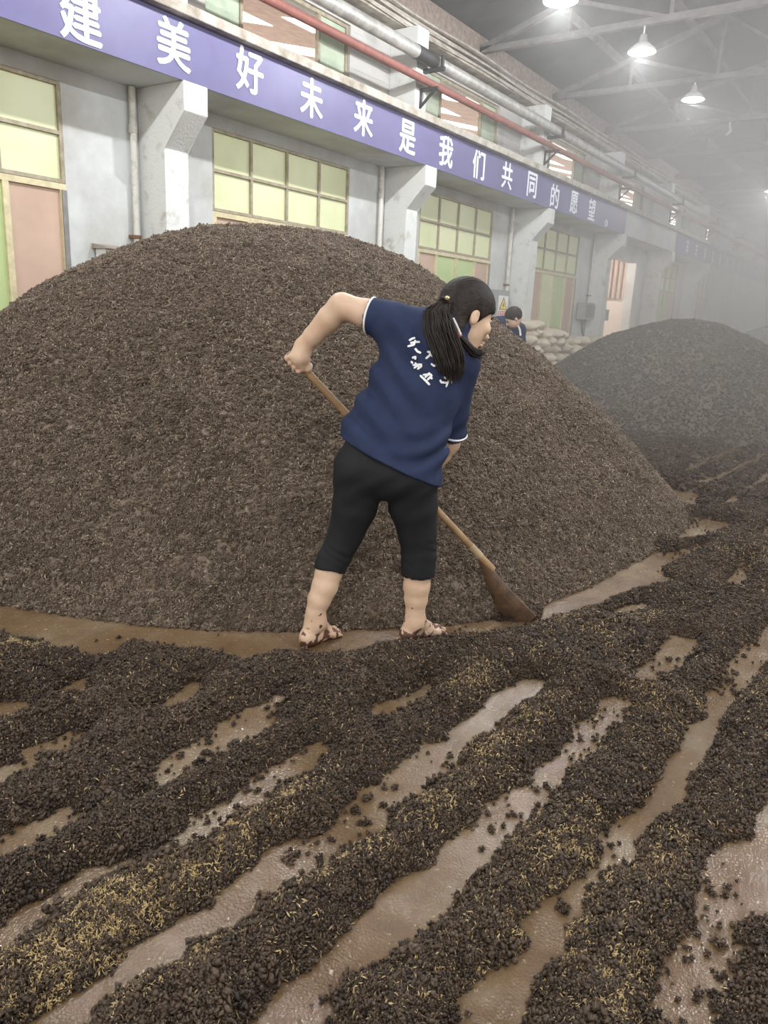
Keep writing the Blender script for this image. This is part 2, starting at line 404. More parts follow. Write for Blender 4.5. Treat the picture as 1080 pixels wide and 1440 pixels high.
# room behind the open doorway
a, b = bay_y(4)
rm = MB().box(-D - 2.6, -D - 2.5, a - 1.5, b + 1.5, 0, 3.4).box(-D - 2.6, -D - 0.24, b + 0.6, b + 0.7, 0, 3.4).box(-D - 2.6, -D - 0.24, a - 0.7, a - 0.6, 0, 3.4)
structure(rm.build('wall_back_room', M['room_wall']))
structure(MB().box(-D - 2.6, -D - 0.2, a - 0.7, b + 0.7, 3.4, 3.5).build('ceiling_back_room', M['brick']))
ct = MB()
for i in range(14):
    yy = a + 0.1 + i * 0.17
    ct.tube([(-D - 2.30, yy, 2.1), (-D - 2.30, yy, 3.3)], 0.07, 8)
    if i < 12: ct.tube([(-D - 0.42 - i * .15, b + .50, 2.15), (-D - 0.42 - i * .15, b + .50, 3.3)], 0.06, 8)
tag(ct.build('curtain', M['pane_pink'], smooth=True), 'brown pleated curtain hanging inside the open doorway', 'curtain')
bl = bpy.data.lights.new('room_fill_light', 'POINT'); bl.energy = 100; bl.color = (1, 0.93, 0.85); bl.shadow_soft_size = 0.1  # unseen light added to brighten the room behind the doorway
blo = bpy.data.objects.new('room_fill_light', bl); COL.objects.link(blo); blo.location = (-D - 1.2, (a + b) / 2, 3.1)
MBl = MB().lathe([(0.001, -0.06), (0.04, -0.05), (0.06, 0), (0.04, 0.05), (0.02, 0.08), (0.02, 0.25)], (-D - 1.2, (a + b) / 2 - 0.3, 3.15), 14)

# ------------------------------------------------------------------ banners and their lettering
XB = -D + 0.70
BZ0, BZ1 = 3.465, 3.985
def char_mesh(name, ch, yc, zc, h, wdt, parent, x):
    cu = bpy.data.curves.new('glyph', 'FONT'); cu.body = ch; cu.size = 1.0; cu.extrude = 0.0; cu.resolution_u = 4
    t = bpy.data.objects.new('glyph', cu); COL.objects.link(t)
    dg = bpy.context.evaluated_depsgraph_get()
    me0 = bpy.data.meshes.new_from_object(t.evaluated_get(dg))
    V = np.array([v.co[:] for v in me0.vertices]); Fc = [list(p.vertices) for p in me0.polygons]
    bpy.data.objects.remove(t); bpy.data.curves.remove(cu)
    if len(V) == 0: return
    lo, hi = V.min(0), V.max(0)
    s = np.array([wdt / (hi[0] - lo[0]), h / (hi[1] - lo[1])]); c = (lo + hi) / 2
    bm = bmesh.new()
    for j, (dx, dy) in enumerate(((0, 0), (0.027, 0), (-0.027, 0), (0, 0.018), (0, -0.018))):   # heavier strokes
        vs = [bm.verts.new((x + 0.0006 * j, yc + (p[0] - c[0] + dx) * s[0], zc + (p[1] - c[1] + dy) * s[1])) for p in V]
        for f in Fc: bm.faces.new([vs[i] for i in f])
    me = bpy.data.meshes.new(name); bm.to_mesh(me); bm.free(); bpy.data.meshes.remove(me0)
    return link_mesh(name, me, M['char_white'], parent)
yb_end = on_axis(880, 313, 0, XB)[1]
bn = empty('banner', (XB, 8.0, BZ0))
tag(bn, 'long violet-blue banner with white characters along the near beam', 'banner')
MB().box(-D + 0.685, XB, Y0 + 0.5, yb_end, BZ0, BZ1).build('board', M['banner'], bn)
chars = [('建', 113, 22), ('美', 244, 62), ('好', 351, 100), ('未', 438, 138), ('来', 511, 166), ('是', 573, 193), ('我', 627, 213), ('们', 673, 232), ('共', 713, 247), ('同', 748, 260), ('的', 780, 276), ('愿', 807, 285), ('望', 832, 295)]
for c, px, py in chars:
    p = on_axis(px, py, 0, XB)
    char_mesh('character', c, p[1], p[2], 0.40, 0.38, bn, XB + 0.004)
p = on_axis(852, 314, 0, XB); ring = MB()
ring.tube([(XB + 0.006, p[1] + 0.06 * math.cos(t), p[2] + 0.06 * math.sin(t)) for t in np.linspace(0, 2 * math.pi, 20)], 0.012, 6)
ring.build('full_stop', M['char_white'], bn)
yc0 = on_axis(951, 340, 0, XB)[1]
bn2 = empty('banner', (XB, yc0, BZ0))
tag(bn2, 'distant fogged violet banner with faint white characters far down the wall', 'banner')
MB().box(-D + 0.685, XB, yc0, Y1 - 4, BZ0, BZ1).build('board', M['banner'], bn2)
for i in range(12):
    yy = yc0 + 1.25 + i * 1.12
    m = MB()      # unreadable in the haze: blocks of short strokes only
    rr = random.Random(40 + i)
    m.box(XB, XB + 0.006, yy - 0.025, yy + 0.025, 3.54, 3.91)
    for z in (3.62, 3.73, 3.85): m.box(XB, XB + 0.005, yy - 0.16 * rr.uniform(.6, 1), yy + 0.16 * rr.uniform(.6, 1), z - 0.02, z + 0.02)
    m.build('character', M['char_white'], bn2)

# ------------------------------------------------------------------ pipes on the wall
zr = on_axis(530, 78, 0, -D + 0.62)[2]; zg = on_axis(550, 52, 0, -D + 0.62)[2]
rp = empty('red_pipe', (-D + 0.62, 8, zr)); tag(rp, 'dull red pipe running along the wall above the long banner', 'pipe')
MB().tube([(-D + 0.62, y, zr) for y in np.linspace(Y0, 50, 30)], 0.052, 14).build('pipe', M['red_pipe'], rp, smooth=True)
for y in PIL_Y:
    b_ = MB(); x = -D + 0.46
    b_.bar((x, y - 0.02, zr - 0.075), (x + 0.30, y - 0.02, zr - 0.075), 0.04, 0.04).bar((x, y - 0.02, zr - 0.30), (x + 0.24, y - 0.02, zr - 0.09), 0.03, 0.03).bar((x + 0.015, y - 0.02, zr - 0.30), (x + 0.015, y - 0.02, zr - 0.06), 0.03, 0.03)
    b_.build('bracket', M['black'], rp)
gp = empty('grey_pipe', (-D + 0.66, 8, zg)); tag(gp, 'fat grey lagged pipe running above the red pipe', 'pipe')
MB().tube([(-D + 0.62, y, zg) for y in np.linspace(Y0, 50, 30)], 0.085, 16).build('pipe', M['lagging'], gp, smooth=True)
y = PIL_Y[3]
MB().tube([(-D + 0.62, y - 0.42, zg), (-D + 0.62, y + 0.06, zg)], 0.092, 16).build('bare_sleeve', M['black'], gp, smooth=True)
for y in PIL_Y:
    b_ = MB(); x = -D + 0.46
    b_.bar((x, y + 0.05, zg - 0.11), (x + 0.34, y + 0.05, zg - 0.11), 0.05, 0.05).bar((x + 0.30, y + 0.05, zg - 0.12), (x + 0.30, y + 0.05, zg + 0.05), 0.04, 0.04)
    b_.build('bracket', M['black'], gp)
cb = empty('cable_run', (-D + 0.26, 8, 5.4)); tag(cb, 'thin dusty conduits running under the eaves', 'cable')
for (dx, dz) in ((0.25, 5.30), (0.25, 5.39), (0.16, 5.55)):
    MB().tube([(-D + dx, y, dz + 0.02 * math.sin(y * 1.7)) for y in np.linspace(Y0, 45, 80)], 0.018, 6).build('conduit', M['ledge'], cb, smooth=True)

dl = ['white drain pipe left of the nearest corbelled pillar', 'white drain pipe left of the second corbelled pillar', 'white drain pipe on the pillar behind the warning sign', 'white drain pipe just right of the sacks by the electric box']
for i, (px, py) in enumerate(((184, 98), (538, 228), (722, 292), (838, 330))):
    yy = on_axis(px, py, 0, -D + 0.06)[1]
    e = empty('drain_pipe', (-D + 0.06, yy, 0)); tag(e, dl[i], 'pipe', 'drain pipes on the wall')
    MB().tube([(-D + 0.06, yy, 0.0), (-D + 0.06, yy, 3.46)], 0.034, 12).tube([(-D + 0.06, yy, 3.04), (-D + 0.06, yy, 3.12)], 0.044, 12).tube([(-D + 0.06, yy, 0.9), (-D + 0.06, yy, 0.98)], 0.044, 12).build('pipe', M['drain'], e, smooth=True)
    MB().tube([(-D + 0.06, yy, 2.04), (-D + 0.06, yy, 2.075)], 0.046, 12).bar((-D, yy - 0.05, 2.06), (-D + 0.08, yy - 0.05, 2.06), 0.02, 0.03).build('clamp', M['rust'], e)

# ------------------------------------------------------------------ pendant lamps
XL = -4.17
def make_lamp(x, y, zlamp, on, label, broken=False, power=LAMP_W):
    e = empty('pendant_lamp', (x, y, zlamp)); tag(e, label, 'lamp', 'pendant lamps under the roof trusses')
    MB().tube([(x, y, zlamp + 0.14), (x, y, CH - 0.03)], 0.012, 8).build('cord', M['white'], e)
    if broken:
        MB().tube([(x, y, zlamp + 0.16), (x + 0.03, y, zlamp + 0.05), (x - 0.05, y, zlamp - 0.02)], 0.03, 8).build('socket', M['lamp_off'], e)
        return e
    MB().lathe([(0.045, 0.20), (0.06, 0.13), (0.065, 0.09)], (x, y, zlamp)).build('socket', M['box_grey'], e, smooth=True)
    MB().lathe([(0.06, 0.10), (0.11, 0.075), (0.19, 0.0), (0.20, -0.03), (0.19, -0.03), (0.10, 0.055), (0.05, 0.085)], (x, y, zlamp)).build('lamp_shade', M['white'], e, smooth=True)
    MB().lathe([(0.001, -0.075), (0.08, -0.065), (0.15, -0.035), (0.17, -0.01), (0.001, -0.005)], (x, y, zlamp)).build('diffuser', M['lamp_glass'] if on else M['lamp_off'], e, smooth=True)
    if on:
        l = bpy.data.lights.new('lamp_light', 'POINT'); l.shadow_soft_size = 0.05; l.energy = power * 1.45; l.color = (0.97, 0.98, 1.0)
        o = bpy.data.objects.new('lamp_light', l); COL.objects.link(o); o.parent = e; o.location = (0, 0, -0.135)
    return e
make_lamp(XL, 9.25, on_axis(790, 0, 1, 9.25)[2] + 0.02, True, 'glowing pendant lamp at the very top edge, nearest of the row in view')
make_lamp(XL, 12.29, on_axis(904, 70, 1, 12.29)[2], True, 'brightest pendant lamp glowing white on the nearest full truss in view', power=40)
make_lamp(XL, 15.34, on_axis(973, 138, 1, 15.34)[2], True, 'dimmer yellowish pendant lamp on the second truss, right of the brightest', power=14)
make_lamp(XL, 18.39, on_axis(1027, 188, 1, 18.39)[2], False, 'broken lamp socket dangling on its cord from the third truss', broken=True)
make_lamp(XL, 24.49, on_axis(1079, 268, 1, 24.49)[2], True, 'farthest pendant lamp glowing in the fog at the right edge', power=40)
for x in (XL, 1.0):  # out of view: left row carried on, right-hand lamps added for light
    for y in (-1.5, 3.2, 6.22):
        make_lamp(x, y, 5.05, True, 'unseen pendant lamp over the near hall, added to light it')
for y in (9.25, 15.34, 21.44, 27.54):  # unseen right-hand row, added to brighten the far hall and its haze
    make_lamp(1.0, y, 5.05, True, 'unseen pendant lamp added on the right to brighten the far hall')

# ------------------------------------------------------------------ small fixtures by the wall
p0 = on_axis(700, 412, 0, -D + 0.12); p1 = on_axis(713, 448, 0, -D + 0.12)
sg = empty('warning_sign', (-D + 0.12, (p0[1] + p1[1]) / 2, p1[2])); tag(sg, 'small white sign with yellow warning triangle and red panel beside the pillar', 'sign')
ya, yb, za, zb = p0[1] + 0.05, p1[1] - 0.02, p1[2], p0[2] - 0.04
MB().box(-D + 0.02, -D + 0.12, ya - 0.12, yb + 0.06, za - 0.25, zb + 0.10).build('backing_box', M['box_grey'], sg)
MB().box(-D + 0.12, -D + 0.126, ya, yb, za, zb).build('plate', M['white'], sg)
ym = (ya + yb) / 2; w = (yb - ya) * 0.42; hz = zb - za
MB().prism([(ym - w, za + hz * 0.38), (ym + w, za + hz * 0.38), (ym, zb - hz * 0.06)], 0, -D + 0.126, -D + 0.129).build('triangle_border', M['black'], sg)
MB().prism([(ym - w * .8, za + hz * 0.41), (ym + w * .8, za + hz * 0.41), (ym, zb - hz * 0.14)], 0, -D + 0.129, -D + 0.132).build('triangle', M['yellow'], sg)
MB().prism([(ym - w * .15, za + hz * .62), (ym + w * .2, za + hz * .72), (ym + w * .05, za + hz * .60), (ym + w * .22, za + hz * .60), (ym - w * .1, za + hz * .45), (ym, za + hz * .56), (ym - w * .2, za + hz * .56)], 0, -D + 0.132, -D + 0.134).build('bolt_mark', M['black'], sg)
MB().box(-D + 0.126, -D + 0.130, ya + 0.02, yb - 0.02, za + hz * 0.05, za + hz * 0.32).build('red_panel', M['red'], sg)
for i in range(4):
    for j in range(2): MB().box(-D + 0.130, -D + 0.132, ya + 0.05 + i * (yb - ya - 0.1) / 4, ya + 0.03 + (i + .8) * (yb - ya - 0.1) / 4, za + hz * (0.09 + .12 * j), za + hz * (0.17 + .12 * j)).build('sign_character', M['white'], sg)

p0 = on_axis(817, 425, 0, -D + 0.1); p1 = on_axis(829, 450, 0, -D + 0.1)
eb = empty('electric_box', (-D, p0[1], p1[2])); tag(eb, 'dark grey electric switch box on the wall above the sacks', 'electric box')
MB().box(-D + 0.02, -D + 0.22, p0[1], p1[1], p1[2], p0[2]).build('casing', M['box_grey'], eb, bevel=0.01)
MB().box(-D + 0.22, -D + 0.235, p0[1] + 0.03, p1[1] - 0.03, p1[2] + 0.05, p0[2] - 0.05).build('lid', M['frame_grey'], eb)
MB().tube([(-D + 0.12, p0[1] + .1, p1[2]), (-D + 0.15, p0[1] + .15, p1[2] - 0.3), (-D + 0.25, p0[1] + .6, p1[2] - 0.75), (-D + 0.3, p0[1] + 1.0, p1[2] - 1.1)], 0.02, 8).build('cable', M['black'], eb)
p0 = on_axis(853, 443, 0, -D + 0.05)
sw = empty('wall_switch', p0); tag(sw, 'small green switch box beside the open doorway', 'switch')
MB().box(-D, -D + 0.07, p0[1] - 0.12, p0[1] + 0.12, p0[2] - 0.14, p0[2] + 0.14).build('casing', M['box_grey'], sw, bevel=0.008)
MB().box(-D + 0.07, -D + 0.08, p0[1] - 0.05, p0[1] + 0.05, p0[2] - 0.05, p0[2] + 0.05).build('button', M['green_led'], sw)
p0 = on_axis(142, 346, 0, -D + 0.15); p1 = on_axis(176, 344, 0, -D + 0.15)
wb = empty('cabinet', (-D + 0.1, (p0[1] + p1[1]) / 2, 0)); tag(wb, 'pale cabinet against the wall whose lid peeks over the big pile', 'cabinet')
MB().box(-D + 0.02, -D + 0.17, p0[1] + 0.03, p1[1] - 0.03, 0, p0[2] - 0.02).build('body', M['white'], wb)
MB().prism([(-D + 0.0, p0[2] + 0.03), (-D + 0.0, p0[2] - 0.02), (-D + 0.24, p0[2] - 0.02), (-D + 0.24, p0[2] - 0.005)], 1, p0[1], p1[1]).build('lid', M['ledge'], wb)

# ------------------------------------------------------------------ spent grain: piles, spread rows
def vnoise(X, Y, s, seed):
    """smooth value noise on arrays"""
    g = np.random.default_rng(seed).random((256, 256)).astype(np.float32)
    x = X / s; y = Y / s
    xi = np.floor(x).astype(int); yi = np.floor(y).astype(int); fx = x - xi; fy = y - yi
    fx = fx * fx * (3 - 2 * fx); fy = fy * fy * (3 - 2 * fy)
    a = g[xi % 256, yi % 256]; b = g[(xi + 1) % 256, yi % 256]; c = g[xi % 256, (yi + 1) % 256]; d = g[(xi + 1) % 256, (yi + 1) % 256]
    return (a * (1 - fx) + b * fx) * (1 - fy) + (c * (1 - fx) + d * fx) * fy
def fbm(X, Y, s, seed, o=4):
    r = 0; a = 1; t = 0
    for i in range(o): r = r + a * vnoise(X, Y, s / 2 ** i, seed + i); t += a; a *= .55
    return r / t - .5

BIG = np.array([-4.277, 4.542, 2.01, 3.093, 3.509, 0.997, -0.313]); S0 = EYE / 1.4
SECOND = np.array([-3.149, 12.724, 1.517, 3.253, 2.487, 0.645, -0.624])
THIRD = np.array([-2.55, 20.9, 1.60, 3.2, 2.8, 0.6, -0.5])
def pile_height(p, X, Y, rough=1.0):
    c, s = math.cos(p[6]), math.sin(p[6])
    A = ((X - p[0]) * c + (Y - p[1]) * s) / p[3]; B = (-(X - p[0]) * s + (Y - p[1]) * c) / p[4]
    ang = np.arctan2(B, A)
    t = np.sqrt(A * A + B * B) * (1 + rough * (0.015 * np.sin(3 * ang + 1) + 0.012 * np.sin(7 * ang)))
    if p is BIG: t = t / np.interp(np.arctan2(Y - p[1], X - p[0]), BASE_A, BASE_K)
    a = p[5]
    h = p[2] * (math.sqrt(a * a + 1) - np.sqrt(a * a + t * t)) / (math.sqrt(a * a + 1) - a)
    h = h + rough * (0.10 * fbm(X, Y, 0.9, 5) + 0.05 * fbm(X, Y, 0.22, 9)) * np.clip((1.0 - t) * 6, 0, 1)
    return h, t
_f = np.array([on_floor(x, y)[:2] for x, y in ((-60, 843), (0, 849), (100, 865), (200, 878), (300, 885), (400, 886), (500, 884), (570, 882), (640, 876), (700, 868), (740, 860), (790, 838), (830, 822), (860, 806), (900, 786), (945, 757), (968, 735), (950, 702))])
_a = np.arctan2(_f[:, 1] - BIG[1], _f[:, 0] - BIG[0]); _c, _s = math.cos(BIG[6]), math.sin(BIG[6])
_A = ((_f[:, 0] - BIG[0]) * _c + (_f[:, 1] - BIG[1]) * _s) / BIG[3]; _B = (-(_f[:, 0] - BIG[0]) * _s + (_f[:, 1] - BIG[1]) * _c) / BIG[4]
_k = np.hypot(_A, _B); _g = np.arctan2(_B, _A); _k = _k * (1 + 0.015 * np.sin(3 * _g + 1) + 0.012 * np.sin(7 * _g))
BASE_A = np.concatenate([[-math.pi, _a[0] - .5], _a, [_a[-1] + .4, math.pi]]); BASE_K = np.concatenate([[1, 1], _k, [1, 1]])
def grid_mesh(name, xs, ys, Z, keep):
    nx, ny = len(xs), len(ys)
    X, Y = np.meshgrid(xs, ys, indexing='ij')
    V = np.stack([X, Y, Z], -1).reshape(-1, 3)
    I = np.arange(nx * ny).reshape(nx, ny)
    Fq = np.stack([I[:-1, :-1], I[1:, :-1], I[1:, 1:], I[:-1, 1:]], -1)
    k = keep[:-1, :-1] | keep[1:, :-1] | keep[1:, 1:] | keep[:-1, 1:]
    Fq = Fq[k].reshape(-1, 4)
    used = np.unique(Fq); re = np.full(nx * ny, -1, np.int64); re[used] = np.arange(len(used))
    return np_mesh(name, V[used], re[Fq])

# crumb and husk shapes that are scattered
def crumb(seed, grains=34):
    """a clot of short lumpy grains stuck together"""
    r = random.Random(seed); bm = bmesh.new()
    for i in range(grains):
        d = Vector((r.gauss(0, 1), r.gauss(0, 1), r.gauss(0, 1))).normalized()
        c = d * r.uniform(.15, .85) * Vector((1, .9, .75)).length / 1.55
        ax = Vector((r.gauss(0, 1), r.gauss(0, 1), r.gauss(0, 1))).normalized()
        q = Vector((1, 0, 0)).rotation_difference(ax).to_matrix().to_4x4()
        ln, w = r.uniform(.16, .36), r.uniform(.11, .22)
        ret = bmesh.ops.create_icosphere(bm, subdivisions=1, radius=1.0, matrix=Matrix.Translation(c) @ q @ Matrix.Diagonal((ln, w, w * .8, 1)))
        for v in ret['verts']: v.co += Vector((r.uniform(-1, 1), r.uniform(-1, 1), r.uniform(-1, 1))) * .075
    me = bpy.data.meshes.new('crumb'); bm.to_mesh(me); bm.free(); me.shade_smooth()
    return me
def husk_shape(seed):
    r = random.Random(seed); bm = bmesh.new(); n = 5; rows = []
    for i in range(n):
        t = i / (n - 1) * 2 - 1; w = 0.26 * (1 - t * t) + 0.03; z = 0.18 * (1 - t * t) + r.uniform(-.04, .04)
        rows.append([bm.verts.new((t, -w, z)), bm.verts.new((t, 0, z + 0.10)), bm.verts.new((t, w, z)), bm.verts.new((t, 0, z - 0.06))])
    for A, B in zip(rows, rows[1:]):
        for k in range(4): bm.faces.new((A[k], A[(k + 1) % 4], B[(k + 1) % 4], B[k]))
    bm.faces.new(rows[0][::-1]); bm.faces.new(rows[-1])
    me = bpy.data.meshes.new('husk'); bm.to_mesh(me); bm.free(); me.shade_smooth()
    return me
def source(me, m):
    me.materials.append(m); return bpy.data.objects.new(me.name, me)
SRC = {}
for key, mm in (('pile', 'grain_pile'), ('wet', 'grain_wet'), ('grey', 'grain_grey')):
    SRC[key] = [source(crumb(s + (0 if key == 'pile' else 20)), M[mm]) for s in range(1, 6)]
SRC['husk'] = [source(husk_shape(s), M['husk']) for s in range(3)]
SRC['husk_pale'] = [source(husk_shape(s + 9), M['husk_pale']) for s in range(3)]

def scatter(name, pts, size, srcs, parent=None, flat=0.0):
    """one object of loose stuff: instances on a cloud of points"""
    n = len(pts)
    me = bpy.data.meshes.new(name); me.vertices.add(n); me.vertices.foreach_set('co', np.ascontiguousarray(pts, np.float32).ravel())
    rot = RNG.random((n, 3)).astype(np.float32) * 2 * math.pi
    if flat > 0:
        rot[:, 0] = RNG.normal(0, 0.5, n); rot[:, 1] = RNG.normal(0, 0.45, n)
    a = me.attributes.new('rot', 'FLOAT_VECTOR', 'POINT'); a.data.foreach_set('vector', rot.ravel())
    a = me.attributes.new('scl', 'FLOAT', 'POINT'); a.data.foreach_set('value', np.ascontiguousarray(size, np.float32))
    a = me.attributes.new('idx', 'INT', 'POINT'); a.data.foreach_set('value', RNG.integers(0, len(srcs), n).astype(np.int32))
    me.update()
    o = link_mesh(name, me, None, parent)
    g = bpy.data.node_groups.new(name, 'GeometryNodeTree')
    g.interface.new_socket('Geometry', in_out='INPUT', socket_type='NodeSocketGeometry'); g.interface.new_socket('Geometry', in_out='OUTPUT', socket_type='NodeSocketGeometry')
    N, L = g.nodes, g.links
    gi, go = N.new('NodeGroupInput'), N.new('NodeGroupOutput')
    ip = N.new('GeometryNodeInstanceOnPoints'); jn = N.new('GeometryNodeJoinGeometry')
    for s in srcs:
        oi = N.new('GeometryNodeObjectInfo'); oi.inputs['Object'].default_value = s; oi.inputs['As Instance'].default_value = True
        L.new(oi.outputs['Geometry'], jn.inputs[0])
    def attr(nm, t):
        q = N.new('GeometryNodeInputNamedAttribute'); q.data_type = t; q.inputs['Name'].default_value = nm; return q.outputs['Attribute']
    er = N.new('FunctionNodeEulerToRotation'); L.new(attr('rot', 'FLOAT_VECTOR'), er.inputs[0])
    L.new(gi.outputs[0], ip.inputs['Points']); L.new(jn.outputs[0], ip.inputs['Instance']); ip.inputs['Pick Instance'].default_value = True
    L.new(attr('idx', 'INT'), ip.inputs['Instance Index']); L.new(er.outputs[0], ip.inputs['Rotation']); L.new(attr('scl', 'FLOAT'), ip.inputs['Scale'])
    L.new(ip.outputs[0], go.inputs[0])
    md = o.modifiers.new('scatter', 'NODES'); md.node_group = g
    o['kind'] = 'stuff'
    return o
def in_view(P, m=0.12):
    """sampling weight: full in the picture, thinner on the ground beside it"""
    x, y, d = project(P)
    ins = (d > 0.2) & (x > -1080 * m) & (x < 1080 * (1 + m)) & (y > -200) & (y < 1440 * (1 + m))
    return np.where(ins, 1.0, np.where(np.linalg.norm(P[:, :2], axis=1) < 14, 0.28, 0.05))

def sample_surface(me, n, weight):
    """n random points on a mesh, area-and-weight biased; also normals"""
    k = len(me.polygons)
    co = np.empty(len(me.vertices) * 3, np.float32); me.vertices.foreach_get('co', co); co = co.reshape(-1, 3)
    lv = np.empty(k * 4, np.int32); me.loops.foreach_get('vertex_index', lv); q = co[lv.reshape(-1, 4)]
    A = np.cross(q[:, 1] - q[:, 0], q[:, 3] - q[:, 0]); ar = np.linalg.norm(A, axis=1); nr = A / np.maximum(ar[:, None], 1e-9)
    w = ar * weight(q.mean(1), nr); w = w / w.sum()
    i = RNG.choice(k, n, p=w); s, t = RNG.random((2, n, 1))
    P = q[i, 0] * (1 - s) * (1 - t) + q[i, 1] * s * (1 - t) + q[i, 2] * s * t + q[i, 3] * (1 - s) * t
    return P, nr[i]
def facing(c, nr):
    v = np.array([0, 0, EYE]) - c; v /= np.linalg.norm(v, axis=1)[:, None]
    return np.where((v * nr).sum(1) > -0.25, 1.0, 0.12) * in_view(c)

def make_pile(p, res, label, ncr, size, nhk, hs, clip_wall=False, kind='pile', mm='grain_pile'):
    R = max(p[3], p[4]) * 1.08
    xs = np.arange(p[0] - R, p[0] + R, res); ys = np.arange(p[1] - R, p[1] + R, res)
    X, Y = np.meshgrid(xs, ys, indexing='ij'); Z, T = pile_height(p, X, Y)
    Z = Z + 0.018 * fbm(X, Y, 0.06, 31, 3)
    keep = Z > 0.004
    if clip_wall:
        keep &= (X > -D + 0.03)
        for y in PIL_Y: keep &= ~((X < -D + 0.41) & (np.abs(Y - y) < 0.16))
    Z = np.maximum(Z, 0.0)
    me = grid_mesh('grain_pile', xs, ys, Z, keep)
    o = link_mesh('grain_pile', me, M[mm]); tag(o, label, 'grain pile')
    P, nr = sample_surface(me, ncr, facing)
    d = project(P)[2]
    scatter('loose_grain', P + nr * 0.004, RNG.gamma(5, size / 5, ncr) + 0.002, SRC[kind], o)
    if nhk:
        P, nr = sample_surface(me, nhk, facing)
        scatter('husk', P + nr * 0.012, RNG.uniform(.6, 1.3, nhk) * hs, SRC['husk_pale'], o)
    return o
big = make_pile(BIG, 0.022, 'huge steaming heap of brown grain behind the shovelling woman', 150000, 0.0115, 30000, 0.0080, True)
second = make_pile(SECOND, 0.05, 'hazy second heap of grain in the middle distance on the right', 26000, 0.015, 0, 0, kind='grey', mm='grain_grey')
third = make_pile(THIRD, 0.08, 'faint farthest heap of grain at the right edge, lost in fog', 4000, 0.02, 0, 0, kind='grey', mm='grain_grey')

